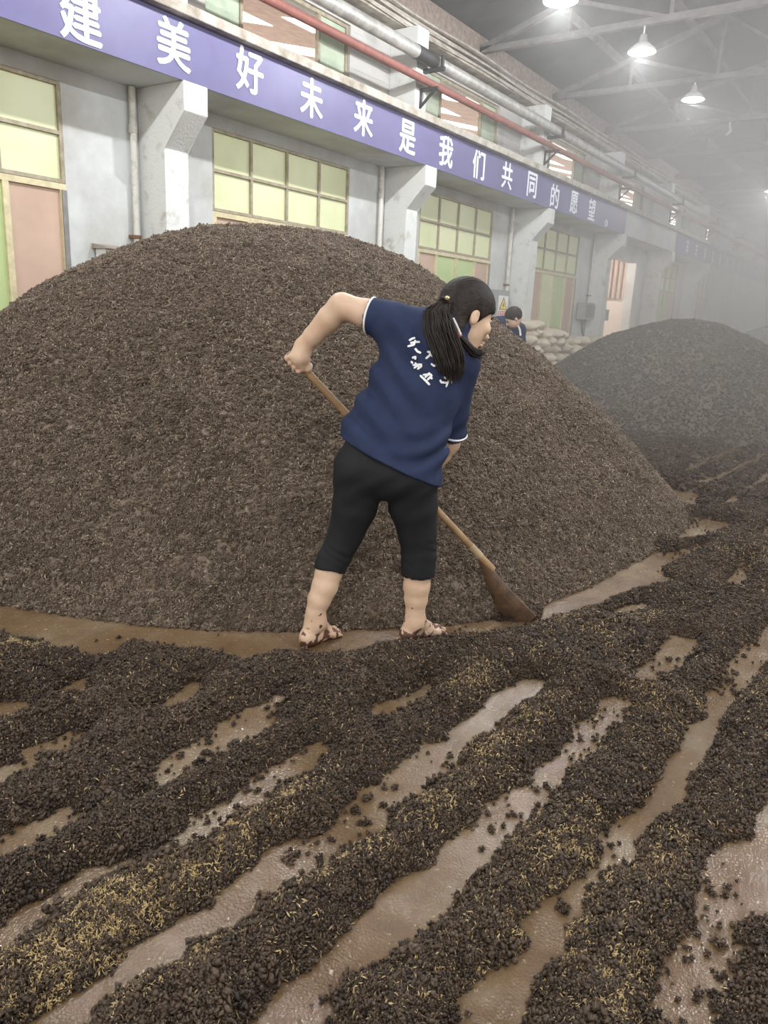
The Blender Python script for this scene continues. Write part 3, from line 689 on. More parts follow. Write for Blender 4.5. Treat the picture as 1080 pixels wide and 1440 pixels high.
# wet lanes between the raked rows, outlined on the floor
def lane(src, ox=0, oy=0, k=1.0): return [(ox + x * k, oy + y * k) for x, y in src]
c5 = lambda pts: [(x / 2, 840 + y / 2) for x, y in pts]
c6 = lambda pts: [(540 + x / 2, 840 + y / 2) for x, y in pts]
LANES = [
 [(-120, 905), (0, 893), (65, 905), (95, 915), (135, 928), (165, 915), (180, 902), (210, 905), (240, 915), (295, 915), (345, 928), (370, 922), (400, 914), (450, 924), (500, 922), (510, 916), (540, 908), (625, 897), (705, 890), (755, 880), (780, 868), (830, 856), (872, 835), (908, 826), (941, 818), (927, 799), (985, 772), (985, 768), (933, 779), (880, 760), (700, 780), (400, 800), (100, 780), (0, 760), (-120, 760)],
 [(930, 735), (969, 738), (980, 728), (1022, 736), (1019, 743), (977, 759), (940, 760)],
 [(935, 689), (958, 689), (983, 696), (985, 702), (974, 707), (988, 713), (985, 717), (963, 714), (947, 702)],
 [(949, 667), (958, 669), (988, 655), (1030, 638), (1038, 633), (1058, 624), (1080, 614), (1140, 588), (1140, 582), (1080, 608), (1055, 619), (1024, 632), (986, 648)],
 [(969, 682), (983, 685), (1008, 676), (1044, 659), (1052, 654), (1072, 644), (1120, 620), (1120, 616), (1069, 639), (1047, 649), (1038, 655), (1016, 665)],
 [(1038, 689), (1055, 694), (1069, 681), (1080, 675), (1130, 650), (1130, 642), (1080, 664), (1060, 677), (1049, 685)],
 [(1008, 709), (1019, 715), (1036, 706), (1038, 697), (1030, 696), (1024, 704)],
 [(1024, 619), (1049, 608), (1046, 605), (1025, 615)],
 [(958, 645), (980, 637), (982, 631), (962, 640)],
 [(933, 653), (949, 649), (940, 646)],
 [(1063, 757), (1080, 756), (1130, 735), (1130, 718), (1080, 740), (1072, 749)],
 [(1024, 821), (1033, 829), (1041, 824), (1050, 806), (1047, 796), (1052, 791), (1041, 791), (1036, 804)],
 [(866, 861), (905, 855), (905, 848), (885, 853)],
 [(882, 596), (893, 593), (890, 590)], [(925, 590), (940, 588), (935, 586)], [(1000, 610), (1012, 604), (1005, 603)],
 c5([(160, 270), (180, 285), (240, 265), (240, 230), (200, 245)]),
 c5([(-60, 320), (0, 302), (60, 297), (88, 320), (0, 348), (-60, 360)]),
 c5([(-60, 500), (0, 487), (50, 457), (80, 425), (140, 412), (200, 378), (238, 378), (182, 442), (120, 443), (85, 493), (30, 503), (0, 533), (-60, 560)]),
 c5([(468, 302), (530, 250), (555, 238), (552, 282), (500, 312), (400, 322)]),
 c5([(388, 575), (440, 520), (440, 478), (500, 438), (560, 408), (640, 348), (720, 308), (792, 278), (792, 302), (752, 338), (772, 352), (690, 412), (640, 432), (590, 443), (580, 472), (510, 492), (480, 512), (450, 547)]),
 c5([(-80, 720), (0, 678), (100, 637), (200, 588), (222, 610), (222, 637), (180, 652), (140, 692), (60, 722), (0, 738), (-80, 770)]),
 c5([(478, 690), (540, 648), (550, 613), (600, 598), (650, 568), (720, 508), (780, 478), (850, 438), (900, 408), (922, 430), (880, 482), (800, 532), (760, 552), (740, 582), (650, 602), (620, 642), (570, 702), (520, 707), (420, 732), (260, 802), (200, 842), (150, 872), (80, 932), (0, 990), (-60, 1030), (-60, 980), (0, 938), (60, 878), (120, 868), (190, 808), (250, 768), (330, 758), (400, 733)]),
 c5([(60, 1220), (100, 1195), (170, 1163), (240, 1108), (330, 1048), (360, 988), (440, 948), (530, 898), (590, 878), (610, 848), (690, 788), (760, 718), (830, 688), (900, 675), (945, 655), (980, 590), (1020, 548), (1080, 528)]) + c6([(60, 468), (100, 418), (180, 408), (180, 378), (250, 338), (310, 278), (380, 238), (450, 238), (412, 282), (332, 332), (302, 377), (232, 402), (202, 442), (212, 472), (152, 512), (102, 552), (52, 582), (0, 607)]) + c5([(1080, 647), (980, 692), (930, 742), (890, 772), (840, 792), (770, 832), (720, 872), (700, 902), (650, 932), (520, 982), (500, 1022), (430, 1052), (340, 1102), (280, 1142), (240, 1202), (200, 1240)]),
 c5([(700, 1240), (720, 1198), (760, 1148), (780, 1098), (870, 1058), (930, 1018), (1000, 928), (1060, 850)]) + c6([(60, 798), (150, 768), (170, 698), (260, 638), (290, 588), (390, 538), (420, 488), (480, 458), (530, 398), (540, 358), (600, 348), (620, 288), (680, 278), (702, 312), (642, 372), (602, 422), (562, 452), (492, 492), (472, 562), (442, 592), (372, 642), (332, 682), (312, 742), (242, 782), (182, 842), (142, 912), (60, 962), (0, 1002)]) + c5([(1042, 1042), (982, 1062), (932, 1092), (930, 1240)]),
 c6([(180, 1240), (200, 1198), (240, 1128), (280, 1088), (390, 1028), (420, 978), (390, 928), (450, 868), (530, 828), (560, 788), (620, 758), (610, 678), (650, 638), (720, 618), (760, 568), (790, 498), (830, 438), (850, 378), (910, 338), (910, 288), (960, 238), (950, 208), (1000, 158), (1080, 88), (1140, 20), (1140, 110), (1080, 192), (1042, 222), (1002, 262), (982, 292), (942, 332), (932, 392), (892, 462), (842, 502), (832, 562), (792, 612), (722, 652), (702, 692), (692, 742), (602, 772), (562, 832), (542, 892), (482, 932), (502, 992), (432, 1052), (392, 1122), (370, 1240)]),
 c6([(740, 1240), (760, 1115), (800, 1030), (850, 960), (890, 888), (890, 798), (910, 728), (960, 698), (1040, 678), (1052, 618), (1090, 548), (1180, 440), (1180, 860), (1082, 902), (1012, 912), (962, 942), (992, 992), (982, 1042), (942, 1102), (915, 1240)]),
 c6([(708, 222), (750, 178), (790, 138), (810, 108), (872, 120), (862, 152), (832, 202), (782, 222), (730, 248)]),
 c6([(-30, 312), (0, 298), (60, 288), (130, 248), (122, 282), (60, 302), (30, 332), (0, 337), (-30, 345)]),
 c6([(630, 57), (690, 28), (730, 18), (720, 37), (650, 62)]),
]
LW = [np.array([on_floor(x, y)[:2] for x, y in g]) for g in LANES]
# rows go on beyond the picture to the right
rowdir = unit(on_floor(1000, 1015)[:2] - on_floor(670, 1415)[:2]); rown = np.array([rowdir[1], -rowdir[0]])
b0 = on_floor(1080, 1150)[:2]
for i in range(1, 9):
    c = b0 + rown * (0.30 * i + 0.35)
    for a0, a1 in ((-3.5, -0.6), (-0.2, 2.2), (2.6, 7.0), (7.5, 11)):
        w = 0.055
        LW.append(np.array([c + rowdir * a0, c + rowdir * (a0 + .3) + rown * w, c + rowdir * (a1 - .3) + rown * w, c + rowdir * a1, c + rowdir * (a1 - .3) - rown * w, c + rowdir * (a0 + .3) - rown * w]))
def lane_distance(X, Y, pad=0.4):
    """signed distance to the nearest bare lane (negative inside)"""
    Dm = np.full(X.shape, pad, np.float32)
    x0, dx = X[0, 0], X[1, 0] - X[0, 0]; y0, dy = Y[0, 0], Y[0, 1] - Y[0, 0]
    for g in LW:
        lo, hi = g.min(0) - pad, g.max(0) + pad
        i0, i1 = np.clip([int((lo[0] - x0) / dx), int((hi[0] - x0) / dx) + 2], 0, X.shape[0]); j0, j1 = np.clip([int((lo[1] - y0) / dy), int((hi[1] - y0) / dy) + 2], 0, X.shape[1])
        if i1 <= i0 or j1 <= j0: continue
        x = X[i0:i1, j0:j1]; y = Y[i0:i1, j0:j1]; d2 = np.full(x.shape, 9.0, np.float32); ins = np.zeros(x.shape, bool)
        for a, b in zip(g, np.roll(g, -1, 0)):
            e = b - a; l2 = max(e @ e, 1e-12)
            t = np.clip(((x - a[0]) * e[0] + (y - a[1]) * e[1]) / l2, 0, 1)
            d2 = np.minimum(d2, (x - a[0] - t * e[0]) ** 2 + (y - a[1] - t * e[1]) ** 2)
            if abs(e[1]) > 1e-9:
                cr = ((a[1] <= y) != (b[1] <= y)) & (x < a[0] + (y - a[1]) * e[0] / e[1]); ins ^= cr
        d = np.sqrt(d2); d[ins] *= -1
        Dm[i0:i1, j0:j1] = np.minimum(Dm[i0:i1, j0:j1], d)
    return Dm
def spread_height(X, Y):
    dist = lane_distance(X, Y) - 0.026 + 0.030 * fbm(X, Y, 0.12, 77, 3)
    n = 1 + 0.9 * fbm(X, Y, 0.5, 51)
    h = np.where(dist > 0, 0.062 * (1 - np.exp(-np.maximum(dist, 0) / 0.055)), -0.02)
    # rake furrows along the rows
    s = X * rown[0] + Y * rown[1]
    h = np.where(dist > 0, h * n + 0.03 * fbm(X, Y, 0.16, 61, 3) * np.clip(dist / 0.05, 0, 1), h)
    _, t = pile_height(BIG, X, Y, 0); h = np.where(t < 0.96, -0.02, h)
    for q in (SECOND, THIRD):
        _, t = pile_height(q, X, Y, 0); h = np.where(t < 0.98, -0.02, h)
    return h, dist
def make_spread(name, x0, x1, y0, y1, res, parent=None):
    xs = np.arange(x0, x1, res); ys = np.arange(y0, y1, res)
    X, Y = np.meshgrid(xs, ys, indexing='ij'); H, dist = spread_height(X, Y)
    H = H + np.where(H > 0, 0.010 * fbm(X, Y, 0.05, 91, 2), 0)
    return grid_mesh(name, xs, ys, np.maximum(H, -0.004), H > 0.0), X, Y, H
me, X, Y, H = make_spread('spread_grain', -4.6, 1.9, 0.2, 6.6, 0.0135)
spread = link_mesh('spread_grain', me, M['grain_wet']); tag(spread, 'dark wet grain raked into rows across the foreground floor', 'grain', kind='stuff')
def near_w(c, nr):
    d = project(c)[2]
    return in_view(c, .15) * np.clip(2.6 / d, 0.3, 1.4) ** 1.0
n = 150000
P, nr = sample_surface(me, n, near_w)
d = project(P)[2]
scatter('loose_grain', P + nr * 0.003, (RNG.gamma(3.2, 1 / 3.2, n) * 0.0100 + 0.002), SRC['wet'], spread)
n = 58000      # tan husks lie in drifts
DRIFTS = np.array([on_floor(x, y)[:2] for x, y in ((400, 1135), (345, 1160), (320, 1200), (200, 1300), (60, 1410), (110, 1360), (520, 1190), (460, 1215), (400, 1260), (205, 1395), (640, 1110), (690, 1060), (750, 1015), (660, 968), (590, 1145), (300, 1330), (150, 1300), (860, 1205), (800, 1215), (870, 1390), (780, 1310), (30, 920), (60, 1330), (930, 1225), (240, 1240))])
def drift(c):
    w = 0
    for q in DRIFTS:
        e = c[:, :2] - q; w = w + np.exp(-((e @ rowdir) / .13) ** 2 - ((e @ rown) / .055) ** 2)
    return w
P, nr = sample_surface(me, n, lambda c, nr: near_w(c, nr) * (np.clip(fbm(c[:, 0], c[:, 1], 0.55, 123, 3) * 6 - 0.1, 0.35, 2.5) ** 1.5 + 3 * drift(c)))
scatter('husk', P + nr * 0.011, RNG.uniform(.45, 1.2, n) * 0.0075, SRC['husk'], spread)
# crumbs strayed into the bare lanes
m_ = (H < 0) & (fbm(X, Y, 0.35, 140, 3) > 0.0)
dd = lane_distance(X, Y); pr = np.where(m_ & (dd > -0.25), np.exp(dd / 0.035) + 0.012, 0)
_, t = pile_height(BIG, X, Y, 0); pr = pr * (t > .97) * (X < 0.9); pr /= pr.sum()
i = RNG.choice(X.size, 2600, p=pr.ravel()); P = np.stack([X.ravel()[i], Y.ravel()[i], np.full(len(i), 0.006)], -1) + RNG.normal(0, .005, (len(i), 3)) * [1, 1, 0]
scatter('strayed_crumb', P, RNG.gamma(3, 1 / 3, len(i)) * 0.0075 + 0.002, SRC['wet'], spread)
# the same grain farther off, coarser
me, X, Y, H = make_spread('spread_grain', -6.7, 5.0, 6.6, 30.0, 0.045)
far = link_mesh('spread_grain', me, M['grain_wet']); tag(far, 'hazy rows of dark grain on the floor around the far heaps', 'grain', kind='stuff')
n = 36000
P, nr = sample_surface(me, n, lambda c, nr: in_view(c, .1) * np.clip(9 / project(c)[2], .1, 1.5) ** 2)
scatter('loose_grain', P + nr * 0.004, RNG.gamma(5, 1 / 5, n) * 0.017 + 0.003, SRC['wet'], far)

# ------------------------------------------------------------------ steam and haze filling the far hall
def haze():
    o = MB().box(-D + 0.01, XR, 3.0, Y1, 0.01, 8.6).build('haze', None)
    m = bpy.data.materials.new('steam'); m.use_nodes = True; nt = m.node_tree; N = nt.nodes; L = nt.links
    N.remove(N['Principled BSDF'])
    v = N.new('ShaderNodeVolumePrincipled'); v.inputs['Color'].default_value = (0.86, 0.85, 0.83, 1); v.inputs['Anisotropy'].default_value = 0.25
    geo = N.new('ShaderNodeNewGeometry'); sp = N.new('ShaderNodeSeparateXYZ'); L.new(geo.outputs['Position'], sp.inputs[0])
    a = N.new('ShaderNodeMapRange'); a.inputs[1].default_value = 4.5; a.inputs[2].default_value = 20.0; a.inputs[3].default_value = 0.03; a.inputs[4].default_value = 1.65
    L.new(sp.outputs['Y'], a.inputs[0])
    b = N.new('ShaderNodeMapRange'); b.inputs[1].default_value = -6.5; b.inputs[2].default_value = -1.5; b.inputs[3].default_value = 0.30; b.inputs[4].default_value = 1.45
    L.new(sp.outputs['X'], b.inputs[0])
    hz_ = N.new('ShaderNodeMapRange'); hz_.inputs[1].default_value = 2.5; hz_.inputs[2].default_value = 6.0; hz_.inputs[3].default_value = 1.0; hz_.inputs[4].default_value = 0.6
    L.new(sp.outputs['Z'], hz_.inputs[0])
    n = N.new('ShaderNodeTexNoise'); n.inputs['Scale'].default_value = 0.35; n.inputs['Detail'].default_value = 2; L.new(geo.outputs['Position'], n.inputs['Vector'])
    c = N.new('ShaderNodeMapRange'); c.inputs[1].default_value = 0.3; c.inputs[2].default_value = 0.7; c.inputs[3].default_value = 0.45; c.inputs[4].default_value = 1.5
    L.new(n.outputs['Fac'], c.inputs[0])
    x = N.new('ShaderNodeMath'); x.operation = 'MULTIPLY'; L.new(a.outputs[0], x.inputs[0]); L.new(b.outputs[0], x.inputs[1])
    y = N.new('ShaderNodeMath'); y.operation = 'MULTIPLY'; L.new(x.outputs[0], y.inputs[0]); L.new(c.outputs[0], y.inputs[1])
    w = N.new('ShaderNodeMath'); w.operation = 'MULTIPLY'; L.new(y.outputs[0], w.inputs[0]); L.new(hz_.outputs[0], w.inputs[1]); y = w
    z = N.new('ShaderNodeMath'); z.operation = 'MULTIPLY'; z.inputs[1].default_value = FOG_DENSITY; L.new(y.outputs[0], z.inputs[0])
    L.new(z.outputs[0], v.inputs['Density']); L.new(v.outputs[0], N['Material Output'].inputs['Volume'])
    o.data.materials.clear(); o.data.materials.append(m)
    tag(o, 'pale steam hanging thickly in the far half of the hall', 'steam', kind='stuff')
haze()

# ------------------------------------------------------------------ bodies: smooth distance fields turned into one continuous surface
class SDF:
    def __init__(s, lo, hi, res):
        s.lo = np.array(lo, float); s.res = res
        s.n = np.ceil((np.array(hi) - s.lo) / res).astype(int) + 1
        s.F = np.full(s.n, 0.5, np.float32)
    def _win(s, lo, hi):
        i0 = np.clip(((np.asarray(lo) - s.lo) / s.res).astype(int), 0, s.n); i1 = np.clip(((np.asarray(hi) - s.lo) / s.res).astype(int) + 2, 0, s.n)
        ax = [s.lo[k] + np.arange(i0[k], i1[k]) * s.res for k in range(3)]
        sl = tuple(slice(i0[k], i1[k]) for k in range(3))
        if any(len(a) == 0 for a in ax): return None, None
        return sl, np.stack(np.meshgrid(*ax, indexing='ij'), -1).astype(np.float32)
    def _mix(s, sl, d, k, op):
        f = s.F[sl]
        if op == 'add':
            h = np.clip(k - np.abs(f - d), 0, None) / max(k, 1e-6); s.F[sl] = np.minimum(f, d) - h * h * k * 0.25
        else:
            h = np.clip(k - np.abs(f + d), 0, None) / max(k, 1e-6); s.F[sl] = np.maximum(f, -d) + h * h * k * 0.25
    def cone(s, a, b, ra, rb, k=0.02, op='add'):
        a = np.asarray(a, float); b = np.asarray(b, float); R = max(ra, rb) + k + 3 * s.res
        sl, P = s._win(np.minimum(a, b) - R, np.maximum(a, b) + R)
        if sl is None: return s
        e = (b - a).astype(np.float32); t = np.clip(((P - a.astype(np.float32)) @ e) / max(e @ e, 1e-9), 0, 1)
        d = np.linalg.norm(P - a.astype(np.float32) - t[..., None] * e, axis=-1) - (ra + (rb - ra) * t)
        s._mix(sl, d, k, op); return s
    def chain(s, pts, rad, k=0.02, op='add'):
        P0 = np.array([np.asarray(p, float) for p in pts]); R = max(rad) + k + 3 * s.res
        sl, P = s._win(P0.min(0) - R, P0.max(0) + R)
        if sl is None: return s
        d = None
        for i in range(len(pts) - 1):
            a = P0[i].astype(np.float32); e = (P0[i + 1] - P0[i]).astype(np.float32); t = np.clip(((P - a) @ e) / max(e @ e, 1e-9), 0, 1)
            di = np.linalg.norm(P - a - t[..., None] * e, axis=-1) - (rad[i] + (rad[i + 1] - rad[i]) * t)
            if d is None: d = di
            else:
                h = np.clip(.010 - np.abs(d - di), 0, None) / .010; d = np.minimum(d, di) - h * h * .0025
        s._mix(sl, d, k, op); return s
    def ell(s, c, rad, axes=None, k=0.02, op='add'):
        c = np.asarray(c, np.float32); rad = np.asarray(rad, np.float32); A = np.eye(3, dtype=np.float32) if axes is None else np.asarray(axes, np.float32)
        ext = np.sqrt(((A.T * rad) ** 2).sum(1)) + k + 3 * s.res
        sl, P = s._win(c - ext, c + ext)
        if sl is None: return s
        q = (P - c) @ A.T; k0 = np.linalg.norm(q / rad, axis=-1); k1 = np.linalg.norm(q / (rad * rad), axis=-1)
        d = np.where(k1 > 1e-6, k0 * (k0 - 1) / np.maximum(k1, 1e-6), -rad.min())
        s._mix(sl, d, k, op); return s
    def ellcone(s, a, b, lat, r0, r1, k=0.03):
        """segment with an elliptical section: r = (across, deep)"""
        a = np.asarray(a, float); b = np.asarray(b, float); R = max(*r0, *r1) + k + 3 * s.res
        sl, P = s._win(np.minimum(a, b) - R, np.maximum(a, b) + R)
        ax = unit(b - a); L = unit(lat - ax * (np.asarray(lat) @ ax)); Dp = np.cross(ax, L); ln = np.linalg.norm(b - a)
        q = P - a.astype(np.float32); t0 = q @ ax.astype(np.float32); t = np.clip(t0 / ln, 0, 1)
        rx = r0[0] + (r1[0] - r0[0]) * t; ry = r0[1] + (r1[1] - r0[1]) * t
        x = (q @ L.astype(np.float32)) / rx; y = (q @ Dp.astype(np.float32)) / ry; z = (t0 - t * ln) / np.minimum(rx, ry)
        d = (np.sqrt(x * x + y * y + z * z) - 1) * np.minimum(rx, ry)
        s._mix(sl, d, k, 'add'); return s
    def cut(s, p, n):
        """keep the side the normal points away from"""
        _, P = s._win(s.lo, s.lo + (s.n - 1) * s.res)
        d = ((P - np.asarray(p, np.float32)) @ unit(n).astype(np.float32)); s.F = np.maximum(s.F, d[:s.n[0], :s.n[1], :s.n[2]].astype(np.float32)); return s
    def warp(s, fn):
        _, P = s._win(s.lo, s.lo + (s.n - 1) * s.res); s.F = s.F + fn(P).astype(np.float32); return s
    def mesh(s, name):
        F = s.F; nx, ny, nz = F.shape
        In = F < 0
        cnt = np.zeros((nx - 1, ny - 1, nz - 1), np.uint8)
        for dx in (0, 1):
            for dy in (0, 1):
                for dz in (0, 1): cnt += In[dx:nx - 1 + dx, dy:ny - 1 + dy, dz:nz - 1 + dz]
        act = np.argwhere((cnt > 0) & (cnt < 8)); idx = np.full(cnt.shape, -1, np.int32); idx[tuple(act.T)] = np.arange(len(act))
        cor = np.array([(i, j, k) for i in (0, 1) for j in (0, 1) for k in (0, 1)])
        val = np.stack([F[tuple((act + c).T)] for c in cor], 1)
        acc = np.zeros((len(act), 3)); num = np.zeros(len(act))
        for a in range(8):
            for b in range(a + 1, 8):
                if abs(cor[a] - cor[b]).sum() != 1: continue
                va, vb = val[:, a], val[:, b]; m = (va < 0) != (vb < 0)
                t = np.where(m, va / np.where(m, va - vb, 1), 0)
                acc += np.where(m[:, None], cor[a] + t[:, None] * (cor[b] - cor[a]), 0); num += m
        V = s.lo + (act + acc / num[:, None]) * s.res
        quads = []
        for ax in range(3):
            u, v = [(1, 2), (2, 0), (0, 1)][ax]
            A = np.take(In, range(F.shape[ax] - 1), ax); B = np.take(In, range(1, F.shape[ax]), ax)
            e = np.argwhere(A != B)
            e = e[(e[:, u] > 0) & (e[:, v] > 0) & (e[:, u] < F.shape[u] - 1) & (e[:, v] < F.shape[v] - 1)]
            du = np.zeros(3, int); du[u] = 1; dv = np.zeros(3, int); dv[v] = 1
            q = np.stack([idx[tuple((e - du - dv).T)], idx[tuple((e - dv).T)], idx[tuple(e.T)], idx[tuple((e - du).T)]], 1)
            flip = ~A[tuple(e.T)]; q[flip] = q[flip][:, ::-1]; quads.append(q)
        return np_mesh(name, V, np.concatenate(quads))

def skin_mat(name, mud_z=None):
    m = bpy.data.materials.new(name); m.use_nodes = True; nt = m.node_tree; N = nt.nodes; L = nt.links; p = N['Principled BSDF']
    geo = N.new('ShaderNodeNewGeometry')
    n = N.new('ShaderNodeTexNoise'); n.inputs['Scale'].default_value = 14; n.inputs['Detail'].default_value = 4; L.new(geo.outputs['Position'], n.inputs['Vector'])
    r = N.new('ShaderNodeValToRGB'); r.color_ramp.elements[0].position = .3; r.color_ramp.elements[1].position = .7
    r.color_ramp.elements[0].color = (0.56, 0.375, 0.255, 1); r.color_ramp.elements[1].color = (0.64, 0.46, 0.335, 1)
    L.new(n.outputs['Fac'], r.inputs['Fac']); out = r.outputs['Color']
    if mud_z:
        # dried splashes of grain mud around ankles and heels
        n2 = N.new('ShaderNodeTexNoise'); n2.inputs['Scale'].default_value = 32; n2.inputs['Detail'].default_value = 5; L.new(geo.outputs['Position'], n2.inputs['Vector'])
        sp = N.new('ShaderNodeSeparateXYZ'); L.new(geo.outputs['Position'], sp.inputs[0])
        h = N.new('ShaderNodeMapRange'); h.inputs[1].default_value = 0.0; h.inputs[2].default_value = mud_z; h.inputs[3].default_value = 0.13; h.inputs[4].default_value = -0.32
        L.new(sp.outputs['Z'], h.inputs[0])
        a = N.new('ShaderNodeMath'); L.new(n2.outputs['Fac'], a.inputs[0]); L.new(h.outputs[0], a.inputs[1])
        r2 = N.new('ShaderNodeValToRGB'); r2.color_ramp.elements[0].position = 0.555; r2.color_ramp.elements[1].position = 0.59
        r2.color_ramp.elements[0].color = (0, 0, 0, 1); r2.color_ramp.elements[1].color = (1, 1, 1, 1); L.new(a.outputs[0], r2.inputs['Fac'])
        mx = N.new('ShaderNodeMix'); mx.data_type = 'RGBA'; mx.inputs[7].default_value = (0.10, 0.045, 0.028, 1)
        L.new(r2.outputs['Color'], mx.inputs[0]); L.new(out, mx.inputs[6]); out = mx.outputs[2]
    L.new(out, p.inputs['Base Color'])
    p.inputs['Roughness'].default_value = 0.5; p.inputs['Subsurface Weight'].default_value = 0.12; p.inputs['Subsurface Radius'].default_value = (0.02, 0.008, 0.004); p.inputs['Subsurface Scale'].default_value = 0.3
    return m
M['skin'] = skin_mat('light_skin', 0.30)
M['skin_far'] = skin_mat('skin')
M['shirt'] = mat('navy_cotton', (0.022, 0.033, 0.078), 0.8, col2=(0.017, 0.025, 0.061), scale=6, bump=0.12, bscale=700, spec=0.25)
M['pants'] = mat('black_stretch_cloth', (0.0125, 0.0135, 0.0155), 0.75, var=0.25, scale=8, bump=0.1, bscale=500, spec=0.3)
M['piping'] = mat('white_piping', (0.80, 0.80, 0.80), 0.7)
M['trim_red'] = mat('red_piping', (0.50, 0.04, 0.05), 0.7)
M['print'] = mat('white_print', (0.85, 0.86, 0.88), 0.6)
M['hair'] = mat('dark_hair', (0.030, 0.022, 0.018), 0.6, col2=(0.014, 0.010, 0.008), scale=30, spec=0.25)
M['gold'] = mat('pale_gold_tie', (0.75, 0.58, 0.30), 0.3, metal=0.4)
M['eye'] = mat('eye_white', (0.6, 0.58, 0.55), 0.2)

# ---- the shovelling woman; joints measured on the upright plane through her feet
NV = unit([-1.9, 2.65, 0.0]); PL = 3.02
def W(px, py, off=0.0):
    d = ray(px, py); t = (PL + off) / (d @ NV)
    return d * t + np.array([0, 0, EYE])
SX = unit(RT - NV * (RT @ NV)); SXh = unit([SX[0], SX[1], 0]); ZUP = np.array([0, 0, 1.0])
woman = empty('person', on_floor(500, 905))
tag(woman, 'barefoot woman in navy polo shirt and black capri trousers shovelling grain', 'person')

HAND_OFF = 0.24
tip_end = on_floor(753, 874) + ZUP * 0.03
hl = W(418, 508, HAND_OFF)            # where the left hand holds the shaft
h_dir = unit(tip_end - hl)
h_top = hl - h_dir * 0.050

# body
lo = np.array([-2.75, 1.85, -0.05]); hi = np.array([-1.05, 3.45, 1.75])
pts_all = [W(395, 380, .3), W(395, 915, -.3), W(700, 380, .4), W(700, 915, .4), W(395, 915, .4), W(700, 380, -.2), W(395, 380, -.2)]
lo = np.min(pts_all, 0); hi = np.max(pts_all, 0); lo[2] = -0.03; hi[2] = 1.75
B = SDF(lo, hi, 0.0048)
spine = [W(546, 640, 0.02), W(563, 600, .04), W(585, 550, .07), W(604, 505, .10), W(622, 466, .13)]
LAT = unit(SXh * math.cos(math.radians(26)) - ZUP * math.sin(math.radians(26)))
LATp = unit(SXh * math.cos(math.radians(12)) - ZUP * math.sin(math.radians(12)))
for i, (r0, r1) in enumerate((((.150, .095), (.145, .09)), ((.145, .09), (.155, .10)), ((.155, .10), (.165, .10)), ((.165, .10), (.10, .075)))):
    B.ellcone(spine[i], spine[i + 1], LAT, r0, r1, .05)
# left arm
LS, LE, LWr = W(550, 452, .10), W(480, 430, .16), W(427, 487, HAND_OFF - .01)
B.chain([LS, LS + (LE - LS) * .5, LE], [.062, .058, .0465], .03)
B.chain([LE, LE + (LWr - LE) * .3, LE + (LWr - LE) * .75, LWr], [.0475, .051, .041, .035], .03)
# right arm, hand on the shaft in front of the belly
hr_t = 0.48; hr = hl + (tip_end - hl) * hr_t
RS, RE = W(646, 512, .12), W(631, 622, .20)
RWr = hr + (RE - hr) * 0.30 + ZUP * 0.01
B.chain([RS, RS + (RE - RS) * .5, RE], [.062, .055, .045], .03)
B.chain([RE, RE + (RWr - RE) * .35, RWr], [.045, .044, .030], .03)
def hand(S, wrist, grip, axis, view, s=1.0, flip=1):
    """palm and five fingers closed round a shaft; axis = along the shaft toward the little finger"""
    axis = unit(axis); r_sh = 0.0165
    back = unit((wrist - grip) - axis * ((wrist - grip) @ axis))      # from shaft to the wrist
    side = np.cross(axis, back) * flip                               # the side the palm lies on
    palm = grip + side * (r_sh + .012) + back * .016
    S.cone(wrist, palm + back * .012, .029 * s, .030 * s, .02)
    for q in (-.030, -.010, .010, .029):
        S.cone(wrist + axis * q * .4, palm + axis * q - back * .008, .018 * s, .0145 * s, .014)
    for j, q in enumerate((-.036, -.0125, .0115, .034)):
        l = (1.0, 1.1, 1.04, .84)[j]; r = (.0096, .0100, .0096, .0086)[j] * s
        c = grip + axis * q
        a = palm + axis * q * 1.05 - back * .016
        ang = [math.radians(x) for x in (15, -48, -112, -172)]
        ring = [c + (r_sh + r * .85) * (side * math.cos(t) + back * math.sin(t)) + axis * (.003 * k) for k, t in enumerate(ang)]
        n = 4 if l > .95 else 4
        S.chain([a] + ring[1:n], [r * 1.12, r * 1.06, r, r * .9], .004)
    t0 = wrist + (palm - wrist) * .55 - axis * .020; t1 = grip - axis * .052 + side * .018 + back * .016; t2 = grip - axis * .050 - side * .016 + back * .020; t3 = grip - axis * .034 - side * .026 + back * .006
    S.chain([t0, t1, t2, t3], [.0165 * s, .0135 * s, .0115 * s, .0095 * s], .008)
hand(B, LWr, hl, -h_dir, None, 1.18, -1)
hand(B, RWr, hr, h_dir, None, 1.0, 1)
